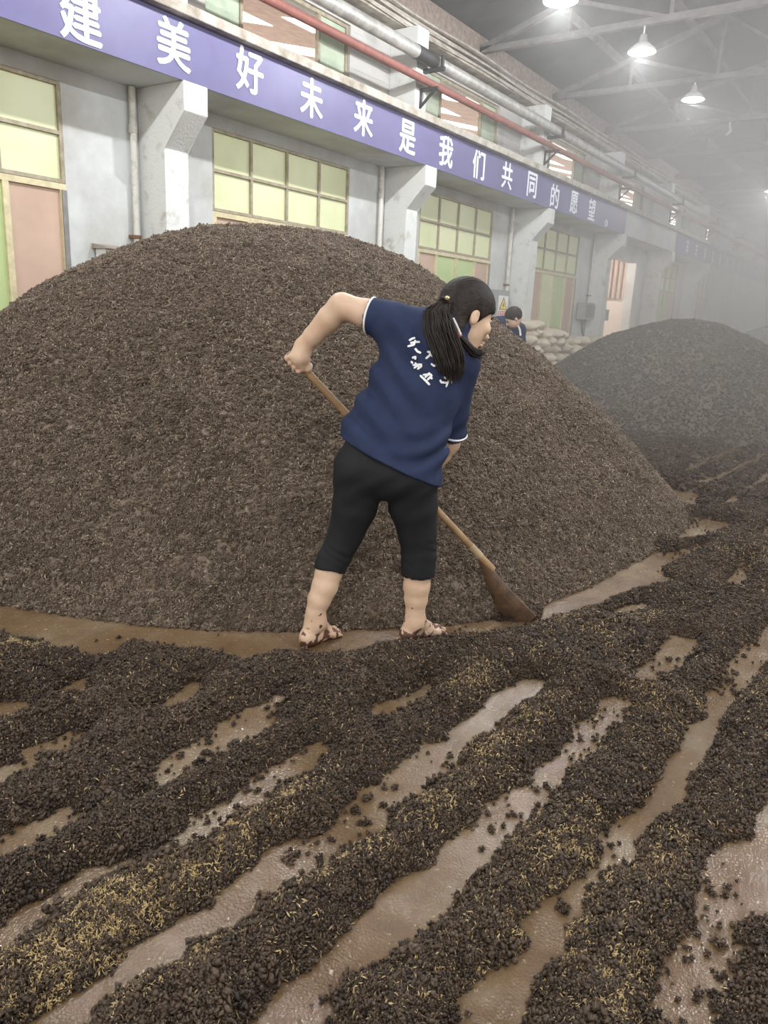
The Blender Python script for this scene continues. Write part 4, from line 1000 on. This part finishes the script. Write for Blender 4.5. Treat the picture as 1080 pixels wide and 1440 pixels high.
# legs
LH, LK, LA = W(510, 668, .02), W(474, 768, .05), W(443, 872, .0)
RH, RK, RA = W(580, 672, .03), W(588, 770, .07), W(583, 872, .06)
LK2 = W(462, 806, .03); RK2 = W(587, 806, .065)
B.chain([LH, LK, LK2, W(457, 824, .015), W(449, 843, .005), W(444, 860, .0), LA], [.075, .052, .057, .0555, .049, .041, .036], .03)
B.chain([RH, RK, RK2, W(586, 824, .062), W(585, 842, .06), W(584, 860, .06), RA], [.075, .052, .059, .0575, .050, .041, .035], .03)
def foot(S, ankle, heel_px, toe_px, k=1.0, side=1):
    hp = on_floor(*heel_px); tp = on_floor(*toe_px); d = unit(tp - hp); lt = np.cross(d, ZUP) * side      # lt points to the big-toe side
    L = np.linalg.norm(tp - hp)
    he = hp + d * .030 + ZUP * .030
    S.cone(ankle, he + ZUP * .02, .035, .034, .03).ell(he, (.038, .033, .031), [d, np.cross(ZUP, d), ZUP], .02)
    ball = hp + d * (L * .70) + ZUP * .022
    S.cone(ankle + d * .012 - ZUP * .012, ball + ZUP * .008, .036, .019, .035)
    S.cone(he - ZUP * .004, ball - lt * .018, .026, .018, .025).cone(he, ball + lt * .018, .026, .020, .03)
    S.cone(ball - lt * .030, ball + lt * .028, .017, .021, .015)
    S.cone(ankle + np.cross(d, ZUP) * .022 + ZUP * .002, ankle + np.cross(d, ZUP) * .03, .016, .012, .012); S.cone(ankle - np.cross(d, ZUP) * .022, ankle - np.cross(d, ZUP) * .03, .016, .012, .012)
    for j, (o, l, r) in enumerate(((.030, .99, .0125), (.010, .985, .0095), (-.006, .955, .0088), (-.021, .915, .0085), (-.035, .865, .0080))):
        b = ball + lt * o * .95 + d * .008 - ZUP * .004; e = hp + d * (L * l) + lt * o * 1.12 + ZUP * (r + .001)
        S.chain([b, (b + e) / 2 + ZUP * .004, e], [r * 1.1, r * .95, r], .006)
foot(B, LA, (426, 910), (478, 890), 1, -1)
foot(B, RA, (566, 904), (627, 888), 1, -1)
# head: turned to the right and down
HC = W(656, 441, .15)
HF = unit(SXh * .84 + NV * .32 - ZUP * .36); HU0 = unit(ZUP + SXh * -.10 + NV * .12); HR = unit(np.cross(HF, HU0)); HU = np.cross(HR, HF)
AX = [HF, HU, HR]; HS = 1.16
def hp_(f, u, r): return HC + HS * (f * HF + u * HU + r * HR)
B.ell(hp_(-.006, .022, 0), np.array((.094, .090, .074)) * HS, AX, .01)
B.ell(hp_(.030, -.040, 0), np.array((.062, .078, .056)) * HS, AX, .03)
B.ell(hp_(.052, -.100, 0), np.array((.026, .022, .026)) * HS, AX, .03)
B.cone(hp_(.085, .000, 0), hp_(.099, -.042, 0), .008 * HS, .0135 * HS, .012)
for q in (-1, 1):
    B.ell(hp_(.102, -.047, q * .011), np.array((.010, .008, .008)) * HS, AX, .006)
    B.ell(hp_(.074, -.030, q * .036), np.array((.017, .019, .019)) * HS, AX, .02)
    B.ell(hp_(.090, -.004, q * .031), np.array((.012, .011, .014)) * HS, AX, .012, 'sub')
    B.ell(hp_(.0730, .0005, q * .031), np.array((.0135, .0085, .0165)) * HS, AX, .004).ell(hp_(.0720, -.0175, q * .031), np.array((.0120, .0050, .0150)) * HS, AX, .004)
    B.ell(hp_(-.004, -.022, q * .076), np.array((.017, .031, .009)) * HS, AX, .008)
    B.ell(hp_(.004, -.022, q * .087), np.array((.008, .015, .007)) * HS, AX, .004, 'sub')
B.ell(hp_(.094, -.072, 0), np.array((.010, .0055, .021)) * HS, AX, .006); B.ell(hp_(.092, -.083, 0), np.array((.010, .0065, .018)) * HS, AX, .005)
B.chain([spine[4], HC - HU * .05 - HF * .02], [.062, .055], .02)
body = link_mesh('body', B.mesh('body'), M['skin'], woman)
def ball(c, r):
    bm = bmesh.new(); bmesh.ops.create_uvsphere(bm, u_segments=16, v_segments=10, radius=r); bmesh.ops.translate(bm, verts=bm.verts, vec=Vector(c))
    me = bpy.data.meshes.new('ball'); bm.to_mesh(me); bm.free(); me.shade_smooth(); return me
for q in (-1, 1):
    ey = link_mesh('eye', ball(hp_(.0715, -.008, q * .031), .0120 * HS), M['eye'], woman)
    link_mesh('iris', ball(hp_(.0795, -.0115, q * .031), .0056 * HS), M['hair'], ey, world_space=False)
    MB().tube([hp_(.090 - .012 * abs(t - .3), .016 - .006 * (t - .4) ** 2, q * (.014 + .034 * t)) for t in np.linspace(0, 1, 7)], [.0012, .0026, .003, .003, .0026, .002, .001], 6).build('eyebrow', M['hair'], woman, smooth=True)

# polo shirt
T = SDF(lo, hi, 0.0048)
hem = [W(474, 611, 0), W(613, 681, 0)]
bot = [W(540, 662, .02)]
SP = [W(534, 678, .02), W(560, 605, .04), W(582, 550, .07), W(602, 502, .10), W(616, 470, .12)]
R_ = ((.272, .172), (.200, .136), (.176, .122), (.188, .122), (.145, .105))
for i in range(4): T.ellcone(SP[i], SP[i + 1], LAT, R_[i], R_[i + 1], .05)
T.ell(W(592, 470, .11), (.20, .06, .09), [unit(W(650, 505, .12) - W(548, 452, .10)), None or unit(np.cross(unit(W(650, 505, .12) - W(548, 452, .10)), NV)), NV], .05)
cuffL, cuffR = W(519.5, 445, .128), W(633, 612, .195)
T.cone(LS, cuffL + (cuffL - LS) * .25, .078, .072, .05)
T.cone(RS + SXh * -.01, cuffR + (cuffR - RS) * .2, .084, .064, .04)
T.cone(W(640, 500, .12), W(604, 480, .12), .08, .09, .06)
nk = unit(HC - ZUP * .02 - spine[4]); nc = spine[4] + nk * .064
T.chain([spine[4], nc + nk * .03], [.100, .076], .04)
T.ell(hp_(.040, -.050, 0), np.array((.074, .090, .070)) * HS, AX, .012, 'sub').ell(hp_(.056, -.104, 0), np.array((.044, .040, .046)) * HS, AX, .012, 'sub')
# folds: diagonal pulls across the back and above the hem
cA, cB = W(560, 560, 0), W(600, 640, 0)
def folds(P):
    x = (P - cA.astype(np.float32)) @ SXh.astype(np.float32); z = P[..., 2] - cA[2]
    s1 = np.sin((x * .75 + z * .9) * 46 + 2.5 * np.sin(x * 9)) * np.exp(-((x * .7 - z * .6 + .05) / .14) ** 2)
    s2 = np.sin((z * 1.0 - x * .35) * 70 + 2 * np.sin(x * 14)) * np.exp(-((z + .20) / .09) ** 2) * np.clip(x * 5 + .4, 0, 1)
    s3 = np.sin((x * .9 - z * .5) * 60 + 3) * np.exp(-(((x + .12) / .06) ** 2 + ((z - .30) / .08) ** 2))
    return .0075 * s1 + .0075 * s2 + .005 * s3
T.warp(folds)
hd = unit(hem[1] - hem[0]); T.cut(hem[0], unit(np.cross(NV, hd)) * (1 if np.cross(NV, hd)[2] < 0 else -1))
sL = unit(cuffL - LS); sR = unit(cuffR - RS)
def cut_local(S, p, n, c, R):
    sl, P = S._win(c - R, c + R); d = ((P - p.astype(np.float32)) @ n.astype(np.float32)); near = np.linalg.norm(P - c.astype(np.float32), axis=-1) - R
    S.F[sl] = np.where(near < 0, np.maximum(S.F[sl], d), S.F[sl])
cut_local(T, cuffL, sL, cuffL + sL * .13, .145)
cut_local(T, cuffR, sR, cuffR + sR * .115, .125)
# neckline
cut_local(T, nc, nk, nc + nk * .095, .11)

shirt = link_mesh('polo_shirt', T.mesh('polo_shirt'), M['shirt'], woman)
sme = shirt.data; sbv = BVHTree.FromPolygons([v.co[:] for v in sme.vertices], [p.vertices[:] for p in sme.polygons])
eye_v = Vector((0, 0, EYE))
def on_shirt(px, py, lift=.002):
    h, n, i, d = sbv.ray_cast(eye_v, Vector(ray(px, py)))
    if h is None: return None, None
    if n.dot(Vector(ray(px, py))) > 0: n = -n
    return np.array(h + n * lift), np.array(n)
def ring_on(S_bvh, c, n, r0, k=40, extra=.001):
    """closed loop round a sleeve or hem where the plane meets the cloth"""
    n = unit(n); a = unit(np.cross(n, (0, 0, 1) if abs(n[2]) < .9 else (1, 0, 0))); b = np.cross(n, a); out = []
    for t in np.linspace(0, 2 * math.pi, k, endpoint=False):
        dv = a * math.cos(t) + b * math.sin(t)
        h = S_bvh.ray_cast(Vector(c + dv * r0), Vector(-dv))
        if h[0] is not None and h[3] < r0: out.append(np.array(h[0]) + dv * extra)
    return out
for c, s_ in ((cuffL, sL), (cuffR, sR)):
    rg = ring_on(sbv, c - s_ * .0055, s_, .13 if c is cuffL else .10)
    if len(rg) > 8: MB().tube(rg + rg[:1], .0042, 8, cap=False).build('sleeve_piping', M['piping'], woman, smooth=True)
# collar: a folded band lying round the neck with a white and a red edge
levels = [(.034, .002), (.034, .009), (.050, .009), (.066, .008), (.068, .002)]
rings = [ring_on(sbv, spine[4] + nk * min(h, .060), nk, .17, 48, ex) for h, ex in levels]
rings = [[p + nk * (h - min(h, .060)) for p in r] for r, (h, ex) in zip(rings, levels)]
if len({len(r) for r in rings}) == 1 and len(rings[0]) > 20:
    co = MB(); rows = [[co.bm.verts.new(p) for p in r] for r in rings]; kk = len(rings[0])
    for A, C_ in zip(rows, rows[1:]):
        for k in range(kk): co.bm.faces.new((A[k], A[(k + 1) % kk], C_[(k + 1) % kk], C_[k]))
    collar = co.build('collar', M['shirt'], woman, smooth=True)
else:
    collar = shirt
for h, r_, nm, mm in ((.034, .0048, 'white_edge', 'piping'), (.026, .0034, 'red_edge', 'trim_red')):
    rg = ring_on(sbv, spine[4] + nk * h, nk, .17, 48, .006 if h > .03 else .004)
    ok = [project(p)[0] > 636 for p in rg]; st = next((i for i in range(len(rg)) if ok[i] and not ok[i - 1]), 0)
    rg = [rg[(st + i) % len(rg)] for i in range(len(rg)) if ok[(st + i) % len(rg)]]
    MB().tube(rg, r_, 8).build(nm, M[mm], collar, smooth=True, world_space=False)
# print on the back: brush strokes lying on the cloth
pr = lambda pts: [(540 + x / 6, 370 + y / 6) for x, y in pts]
STROKES = [[(212, 655), (235, 640), (262, 630)], [(222, 676), (260, 668), (302, 666)], [(264, 650), (252, 690), (200, 703)], [(262, 720), (282, 746), (312, 760)],
 [(362, 750), (428, 752)], [(380, 750), (392, 772), (350, 808)], [(408, 760), (402, 792)], [(394, 848), (418, 868), (452, 858)],
 [(238, 798), (268, 790), (264, 814)], [(228, 828), (246, 846)], [(242, 860), (322, 854)], [(262, 838), (300, 882)], [(252, 888), (302, 848)], [(282, 896), (322, 864)],
 [(304, 946), (345, 985), (386, 1028)], [(328, 942), (402, 938)], [(345, 966), (386, 924)], [(364, 988), (406, 944)], [(388, 962), (408, 976)],
 [(518, 940), (562, 945), (586, 982), (562, 1012)], [(470, 985), (482, 1006), (530, 1010), (576, 958)], [(498, 960), (546, 985), (520, 1046)]]
GROUPS = [(0, 3), (3, 4), (4, 8), (8, 14), (14, 19), (19, 22)]
for g0, g1 in GROUPS:
    pm = bmesh.new()
    for st in STROKES[g0:g1]:
        P = np.array(pr(st), float); q = []
        for i in range(len(P) - 1): q += [P[i] + (P[i + 1] - P[i]) * t for t in np.linspace(0, 1, 6)[:-1]]
        q.append(P[-1]); pts = []
        for x, y in q:
            p3, n3 = on_shirt(x, y)
            if p3 is not None: pts.append((p3, n3))
        prev = None
        for i, (p3, n3) in enumerate(pts):
            d = pts[min(i + 1, len(pts) - 1)][0] - pts[max(i - 1, 0)][0]; w = .0042 * (1.0 if 0 < i < len(pts) - 1 else .6)
            sd = unit(np.cross(d, n3)) * w; cur = (pm.verts.new(p3 - sd), pm.verts.new(p3 + sd))
            if prev: pm.faces.new((prev[0], prev[1], cur[1], cur[0]))
            prev = cur
    me = bpy.data.meshes.new('printed_character'); pm.to_mesh(me); pm.free(); link_mesh('printed_character', me, M['print'], shirt, world_space=False)

# trousers
G = SDF(lo, hi, 0.0048)
G.ellcone(W(556, 600, .04), W(544, 660, .02), LATp, (.160, .112), (.212, .132), .04)
G.ell(W(511, 662, .005), (.095, .09, .10), None, .05); G.ell(W(576, 668, .010), (.095, .09, .10), None, .05)
Lc, Rc = W(464, 799, .03), W(588, 805, .065)
G.chain([W(508, 662, .02), W(499, 712, .035), W(487, 748, .045), W(473, 780, .04), Lc], [.116, .094, .076, .068, .066], .016)
G.chain([W(577, 668, .03), W(581, 712, .05), W(587, 748, .062), W(589, 778, .068), Rc], [.116, .103, .083, .076, .073], .016)
for c, a in ((Lc, unit(Lc - LK)), (Rc, unit(Rc - RK))):       # rolled cuffs
    G.cone(c - a * .012, c - a * .040, (.068 if c is Lc else .074), (.068 if c is Lc else .074), .008)
def wr(P):
    z = P[..., 2]; x = (P - cA.astype(np.float32)) @ SXh.astype(np.float32)
    return .0020 * np.sin(z * 110 + 40 * x + 3 * np.sin(x * 26 + z * 30)) * (.6 + .4 * np.sin(x * 33 + 1)) * np.exp(-((z - .42) / .07) ** 2) + .0022 * np.sin(z * 60 - 45 * x) * np.exp(-((z - .72) / .10) ** 2)
G.warp(wr)
cut_local(G, Lc, unit(unit(Lc - LK) * .8 + np.array([0, 0, -.6]) + SXh * .18), Lc + unit(Lc - LK) * .11, .125)
cut_local(G, Rc, np.array([0, 0, -1.0]), Rc - ZUP * .115, .125)
link_mesh('capri_trousers', G.mesh('capri_trousers'), M['pants'], woman)

# hair: cap, pony tail, loose front strands, tie
Hh = SDF(np.min([HC - .3], 0), HC + .3, 0.0042)
Hh.ell(hp_(-.008, .026, 0), np.array((.106, .099, .087)) * HS, AX, .01)
Hh.ell(hp_(-.046, -.034, 0), np.array((.066, .072, .070)) * HS, AX, .03)
Hh.ell(W(637, 462, .075), (.050, .055, .045), None, .03)
Hh.ell(hp_(.105, -.058, 0), np.array((.092, .092, .16)) * HS, AX, .012, 'sub')
for q in (-1, 1): Hh.ell(hp_(.000, -.040, q * .085), np.array((.024, .034, .03)) * HS, AX, .01, 'sub')
Hh.cut(hp_(0, -.104, 0), -HU)
hc_, hf_, hr_ = HC.astype(np.float32), HF.astype(np.float32), HR.astype(np.float32)
tie = W(628, 423, .06)
def strands(P):
    q = P - tie.astype(np.float32); a = np.arctan2(q @ HR.astype(np.float32), q @ HU.astype(np.float32))
    return .0012 * np.sin(a * 60) + .0009 * np.sin(a * 113 + 1)
Hh.warp(strands)
hair = link_mesh('hair', Hh.mesh('hair'), M['hair'], woman)
pt = MB(); rr = random.Random(3)
mid = [W(627, 423, .045), W(614, 438, .015), W(618, 463, -.015), W(628, 490, -.03), W(634, 515, -.035), W(633, 540, -.03)]
wid = [.014, .048, .062, .064, .054, .034]
for i in range(640):
    u1, u2 = rr.gauss(0, .5), rr.gauss(0, .42); u1 = max(-1, min(1, u1)); u2 = max(-1, min(1, u2)); cut_ = rr.betavariate(3, 1.6) * .45 + .55; pts = []; ph = rr.uniform(0, 6)
    for j in range(13):
        t = j / 12 * cut_ * 5; k = min(int(t), 4); f = t - k
        c = mid[k] * (1 - f) + mid[k + 1] * f; w = wid[k] * (1 - f) + wid[k + 1] * f
        pts.append(c + SXh * u1 * w + NV * u2 * w * .55 + ZUP * (.006 * math.sin(ph + j)) + SXh * .003 * math.sin(ph * 2 + j * .9))
    pt.tube(pts, [.0018] + [.0023] * 10 + [.0016, .0005], 4)
pt.build('ponytail', M['hair'], hair, smooth=True, world_space=False)
fs = MB()
for i in range(90):
    o = SXh * rr.gauss(0, .004) - NV * abs(rr.gauss(0, .005)) + ZUP * rr.gauss(0, .006); e = rr.uniform(.6, 1)
    a0 = [on_shirt(x_, y_, .010)[0] for x_, y_ in ((646, 478), (654, 489), (662, 496), (667, 498))]; a0 = [v for v in a0 if v is not None]; a0.append(a0[-1] + SXh * .030 + NV * .01)
    a0 = [a0[0], a0[len(a0) // 2], a0[-2], a0[-1]]
    fs.tube([a0[0] + o, a0[1] + o * 1.2, a0[2] + o * 1.3 * e, a0[3] + o * 1.6 - (a0[3] - a0[2]) * (1 - e) + ZUP * rr.gauss(0, .004)], [.0016, .0020, .0016, .0005], 4)
fs.build('loose_strands', M['hair'], hair, smooth=True, world_space=False)
tr = MB(); ta = unit(mid[1] - mid[0]); tb = unit(np.cross(ta, NV)); tc_ = np.cross(ta, tb)
tr.tube([mid[0] + ta * .006 + .019 * (tb * math.cos(t) + tc_ * math.sin(t)) for t in np.linspace(0, 2 * math.pi, 25)], .0065, 8, cap=False)
tr.build('hair_tie', M['hair'], hair, smooth=True, world_space=False)
be = MB(); bc = W(629, 419, .022); be.lathe([(.0005, -.009), (.007, -.006), (.010, 0), (.007, .006), (.0005, .009)], bc, 14); be.build('tie_bead', M['gold'], hair, smooth=True, world_space=False)

# ---- shovel
sh = empty('shovel', tip_end); tag(sh, 'long wooden shovel held by the woman, blade on the floor', 'shovel')
s_end = hl + (tip_end - hl) * .80
MB().tube([h_top + (s_end - h_top) * t for t in np.linspace(0, 1, 14)], [.0150] + [.0165] * 12 + [.0175], 14).build('handle', M['wood'], sh, smooth=True)
s_mid = hl + (tip_end - hl) * .735
c1, c2 = on_floor(751, 874) + ZUP * .012, on_floor(712, 870) + ZUP * .012
bd = unit(tip_end - hl); bw = unit((c2 - c1) - bd * ((c2 - c1) @ bd)); bn_ = np.cross(bd, bw)
if bn_[2] < 0: bn_ = -bn_
bm = bmesh.new(); LB = np.linalg.norm(tip_end - s_mid); prof = []
wide = np.linalg.norm(c2 - c1)
for i in range(9):
    t = i / 8; wd = .022 + (wide - .022) * min(1, t / .75); base = s_mid + bd * (LB * t) + bn_ * (-.012 * math.sin(math.pi * t)); row = []
    for j in range(9):
        s_ = j / 8; dish = .022 * (1 - (2 * s_ - 1) ** 2) * min(1, t * 2)
        p = base + bw * (wd * s_ - .012 * (1 - min(1, t / .45))) - bn_ * dish; row.append((p + bn_ * .005, p - bn_ * .005))
    prof.append([(bm.verts.new(a), bm.verts.new(b)) for a, b in row])
for i in range(8):
    for j in range(8):
        for s_ in (0, 1): bm.faces.new([prof[i][j][s_], prof[i][j + 1][s_], prof[i + 1][j + 1][s_], prof[i + 1][j][s_]])
for i in range(8):
    for j in (0, 8): bm.faces.new([prof[i][j][0], prof[i + 1][j][0], prof[i + 1][j][1], prof[i][j][1]])
for j in range(8):
    for i in (0, 8): bm.faces.new([prof[i][j][0], prof[i][j + 1][0], prof[i][j + 1][1], prof[i][j][1]])
bmesh.ops.recalc_face_normals(bm, faces=bm.faces); me = bpy.data.meshes.new('blade'); bm.to_mesh(me); bm.free(); me.shade_smooth(); me.set_sharp_from_angle(angle=.7)
link_mesh('blade', me, M['wood_wet'], sh)
MB().tube([hl + (tip_end - hl) * t for t in (.70, .745)], [.0185, .0190], 14).build('ferrule', M['wood_pale'], sh, smooth=True)

# grain shoved along in front of the blade
gm = on_floor(712, 866); n = 1500; q = RNG.normal(0, 1, (n, 2)); q = q[np.linalg.norm(q, axis=1) < 2.2]
hgt = .075 * np.exp(-(q ** 2).sum(1) / 1.6) * RNG.random(len(q)) ** .5
scatter('shovelled_grain', gm + q[:, :1] * SXh * .085 + q[:, 1:] * NV * .06 + hgt[:, None] * ZUP + NV * .06, RNG.gamma(4, .25, len(q)) * .0125 + .002, SRC['wet'], spread)

# ---- worker bent over behind the heap
hx = project  # measured by its head
HP = 9.4
def W2(px, py, off=0.0):
    nv = unit([ray(722, 445)[0], ray(722, 445)[1], 0]); d = ray(px, py); t = (HP + off) / (d @ nv); return d * t + np.array([0, 0, EYE])
N2 = unit([ray(722, 445)[0], ray(722, 445)[1], 0]); S2 = unit(np.cross(N2, ZUP))
g = W2(715, 470); g[2] = 0
man = empty('person', g); tag(man, 'dark-haired worker in navy clothes bending behind the big heap', 'person')
hc2 = W2(722, 446, -.18)
b0_ = np.array([g[0], g[1], 0]); hipc = b0_ + ZUP * .86 + N2 * .15; chest = W2(713, 462, -.02); 
S = SDF(b0_ + [-.75, -.75, -.02], b0_ + [.75, .75, 1.75], .010)
S.chain([hipc, (hipc + chest) / 2, chest], [.13, .12, .13], .05)
shl, shr = W2(700, 455, 0.0), W2(730, 464, 0.0)
S.cone(shl, shr, .06, .06, .05)
F2 = unit(-S2 * .80 - N2 * .22 - ZUP * .50); R2 = unit(np.cross(F2, ZUP)); U2 = np.cross(R2, F2)
S.ell(hc2, (.095, .105, .080), [F2, U2, R2], .01); S.ell(hc2 - U2 * .06 + F2 * .03, (.06, .06, .055), [F2, U2, R2], .03); S.cone(chest, hc2 - ZUP * .05, .055, .05, .03)
F2 = unit(-S2 * .80 - N2 * .22 - ZUP * .50); R2 = unit(np.cross(F2, ZUP)); U2 = np.cross(R2, F2)
for q in (-1, 1): link_mesh('eye', ball(hc2 + F2 * .090 - U2 * .012 + R2 * q * .030, .010), M['hair'], man)
S.cone(hc2 + F2 * .09 - U2 * .02, hc2 + F2 * .105 - U2 * .04, .01, .014, .01)
for q in (-1, 1): S.ell(hc2 - U2 * .025 + R2 * q * .085, (.016, .028, .010), [F2, U2, R2], .008)
for s_, q in ((shl, -1), (shr, 1)):
    el = s_ + S2 * q * .06 - ZUP * .25 - N2 * .05; ha = el - N2 * .18 - ZUP * .15 - S2 * q * .1
    S.chain([s_, el, ha], [.05, .042, .03], .02); S.ell(ha - ZUP * .05, (.03, .05, .04), None, .015)
    for f_ in range(4): S.cone(ha - ZUP * .07 + S2 * (f_ - 1.5) * .017, ha - ZUP * .12 + S2 * (f_ - 1.5) * .018 - N2 * .02, .009, .008, .004)
    S.cone(ha - ZUP * .04 - S2 * q * .03, ha - ZUP * .09 - S2 * q * .05, .010, .009, .006)
    hp2 = hipc + S2 * q * .09; kn = b0_ + S2 * q * .13 + ZUP * .46 - N2 * .02; an = b0_ + S2 * q * .14 + ZUP * .08 + N2 * .03
    S.chain([hp2, kn, an], [.085, .06, .04], .03); S.cone(an, an - N2 * .16 - ZUP * .045, .042, .034, .02)
link_mesh('body', S.mesh('body'), M['skin_far'], man)
S = SDF(b0_ + [-.75, -.75, .4], b0_ + [.75, .75, 1.75], .010)
S.chain([hipc, (hipc + chest) / 2, chest], [.16, .15, .155], .05).cone(shl, shr, .085, .085, .05)
for s_, q in ((shl, -1), (shr, 1)):
    el = s_ + S2 * q * .06 - ZUP * .25 - N2 * .05; S.cone(s_, el, .07, .058, .03)
link_mesh('work_jacket', S.mesh('work_jacket'), M['shirt'], man)
S = SDF(b0_ + [-.6, -.6, .02], b0_ + [.6, .6, 1.1], .010)
for q in (-1, 1):
    hp2 = hipc + S2 * q * .09; kn = b0_ + S2 * q * .13 + ZUP * .46 - N2 * .02; an = b0_ + S2 * q * .14 + ZUP * .10 + N2 * .03
    S.chain([hp2, kn, an], [.11, .08, .065], .03)
link_mesh('trousers', S.mesh('trousers'), M['pants'], man)
S = SDF(hc2 - .2, hc2 + .2, .007); S.ell(hc2 + U2 * .022 - F2 * .012, (.104, .100, .094), [F2, U2, R2], .01); S.ell(hc2 - U2 * .075 + F2 * .115, (.10, .10, .14), [F2, U2, R2], .01, 'sub'); S.cut(hc2 - U2 * .07, -U2)
link_mesh('hair', S.mesh('hair'), M['hair'], man)
MB().tube([W2(727, 455, -.16), W2(731, 464, -.15), W2(732, 472, -.15)], .012, 8).build('collar_stripe', M['piping'], man, smooth=True)

# ---- heap of sacks by the wall
def sack_mesh(seed):
    r = random.Random(seed); bm = bmesh.new(); bmesh.ops.create_icosphere(bm, subdivisions=3, radius=1.0); o = Vector((seed * 3.3, 1.7, 9.1))
    f = lambda a, p: math.copysign(abs(a) ** p, a)
    for v in bm.verts:
        c = v.co.copy()
        n = mnoise.noise(c * 1.7 + o) * .14 + mnoise.noise(c * 5 + o) * .04
        v.co = Vector((f(c.x, .62) * .27, f(c.y, .75) * .135, f(c.z, .8) * .098)) * (1 + n)
        if v.co.x > .24: v.co.y *= .55; v.co.z *= .55; v.co.x += .04      # gathered mouth
    me = bpy.data.meshes.new('sack'); bm.to_mesh(me); bm.free(); me.shade_smooth(); me.materials.append(M['sack']); return me
sm = [sack_mesh(s) for s in range(6)]
rr = random.Random(12)
ya_ = on_axis(748, 470, 0, -6.2)[1] - .1
for ly in range(9):
    n_ = 17 if ly < 7 else (7, 3)[ly - 7]
    for j in range(n_):
        o = bpy.data.objects.new('sack', sm[rr.randrange(6)]); COL.objects.link(o)
        o.location = (-6.33 - ly * .012 + rr.uniform(-.09, .09), ya_ + .13 + j * .272 + (ly % 2) * .13 + rr.uniform(-.03, .03), .098 + ly * .152 + rr.uniform(-.01, .01)); o.rotation_euler = (rr.uniform(-.3, .3), rr.uniform(-.12, .12), rr.uniform(-.35, .35))
        tag(o, 'cream woven sack in the heap stacked against the wall between the two piles', 'sack', 'cream sacks heaped by the wall')
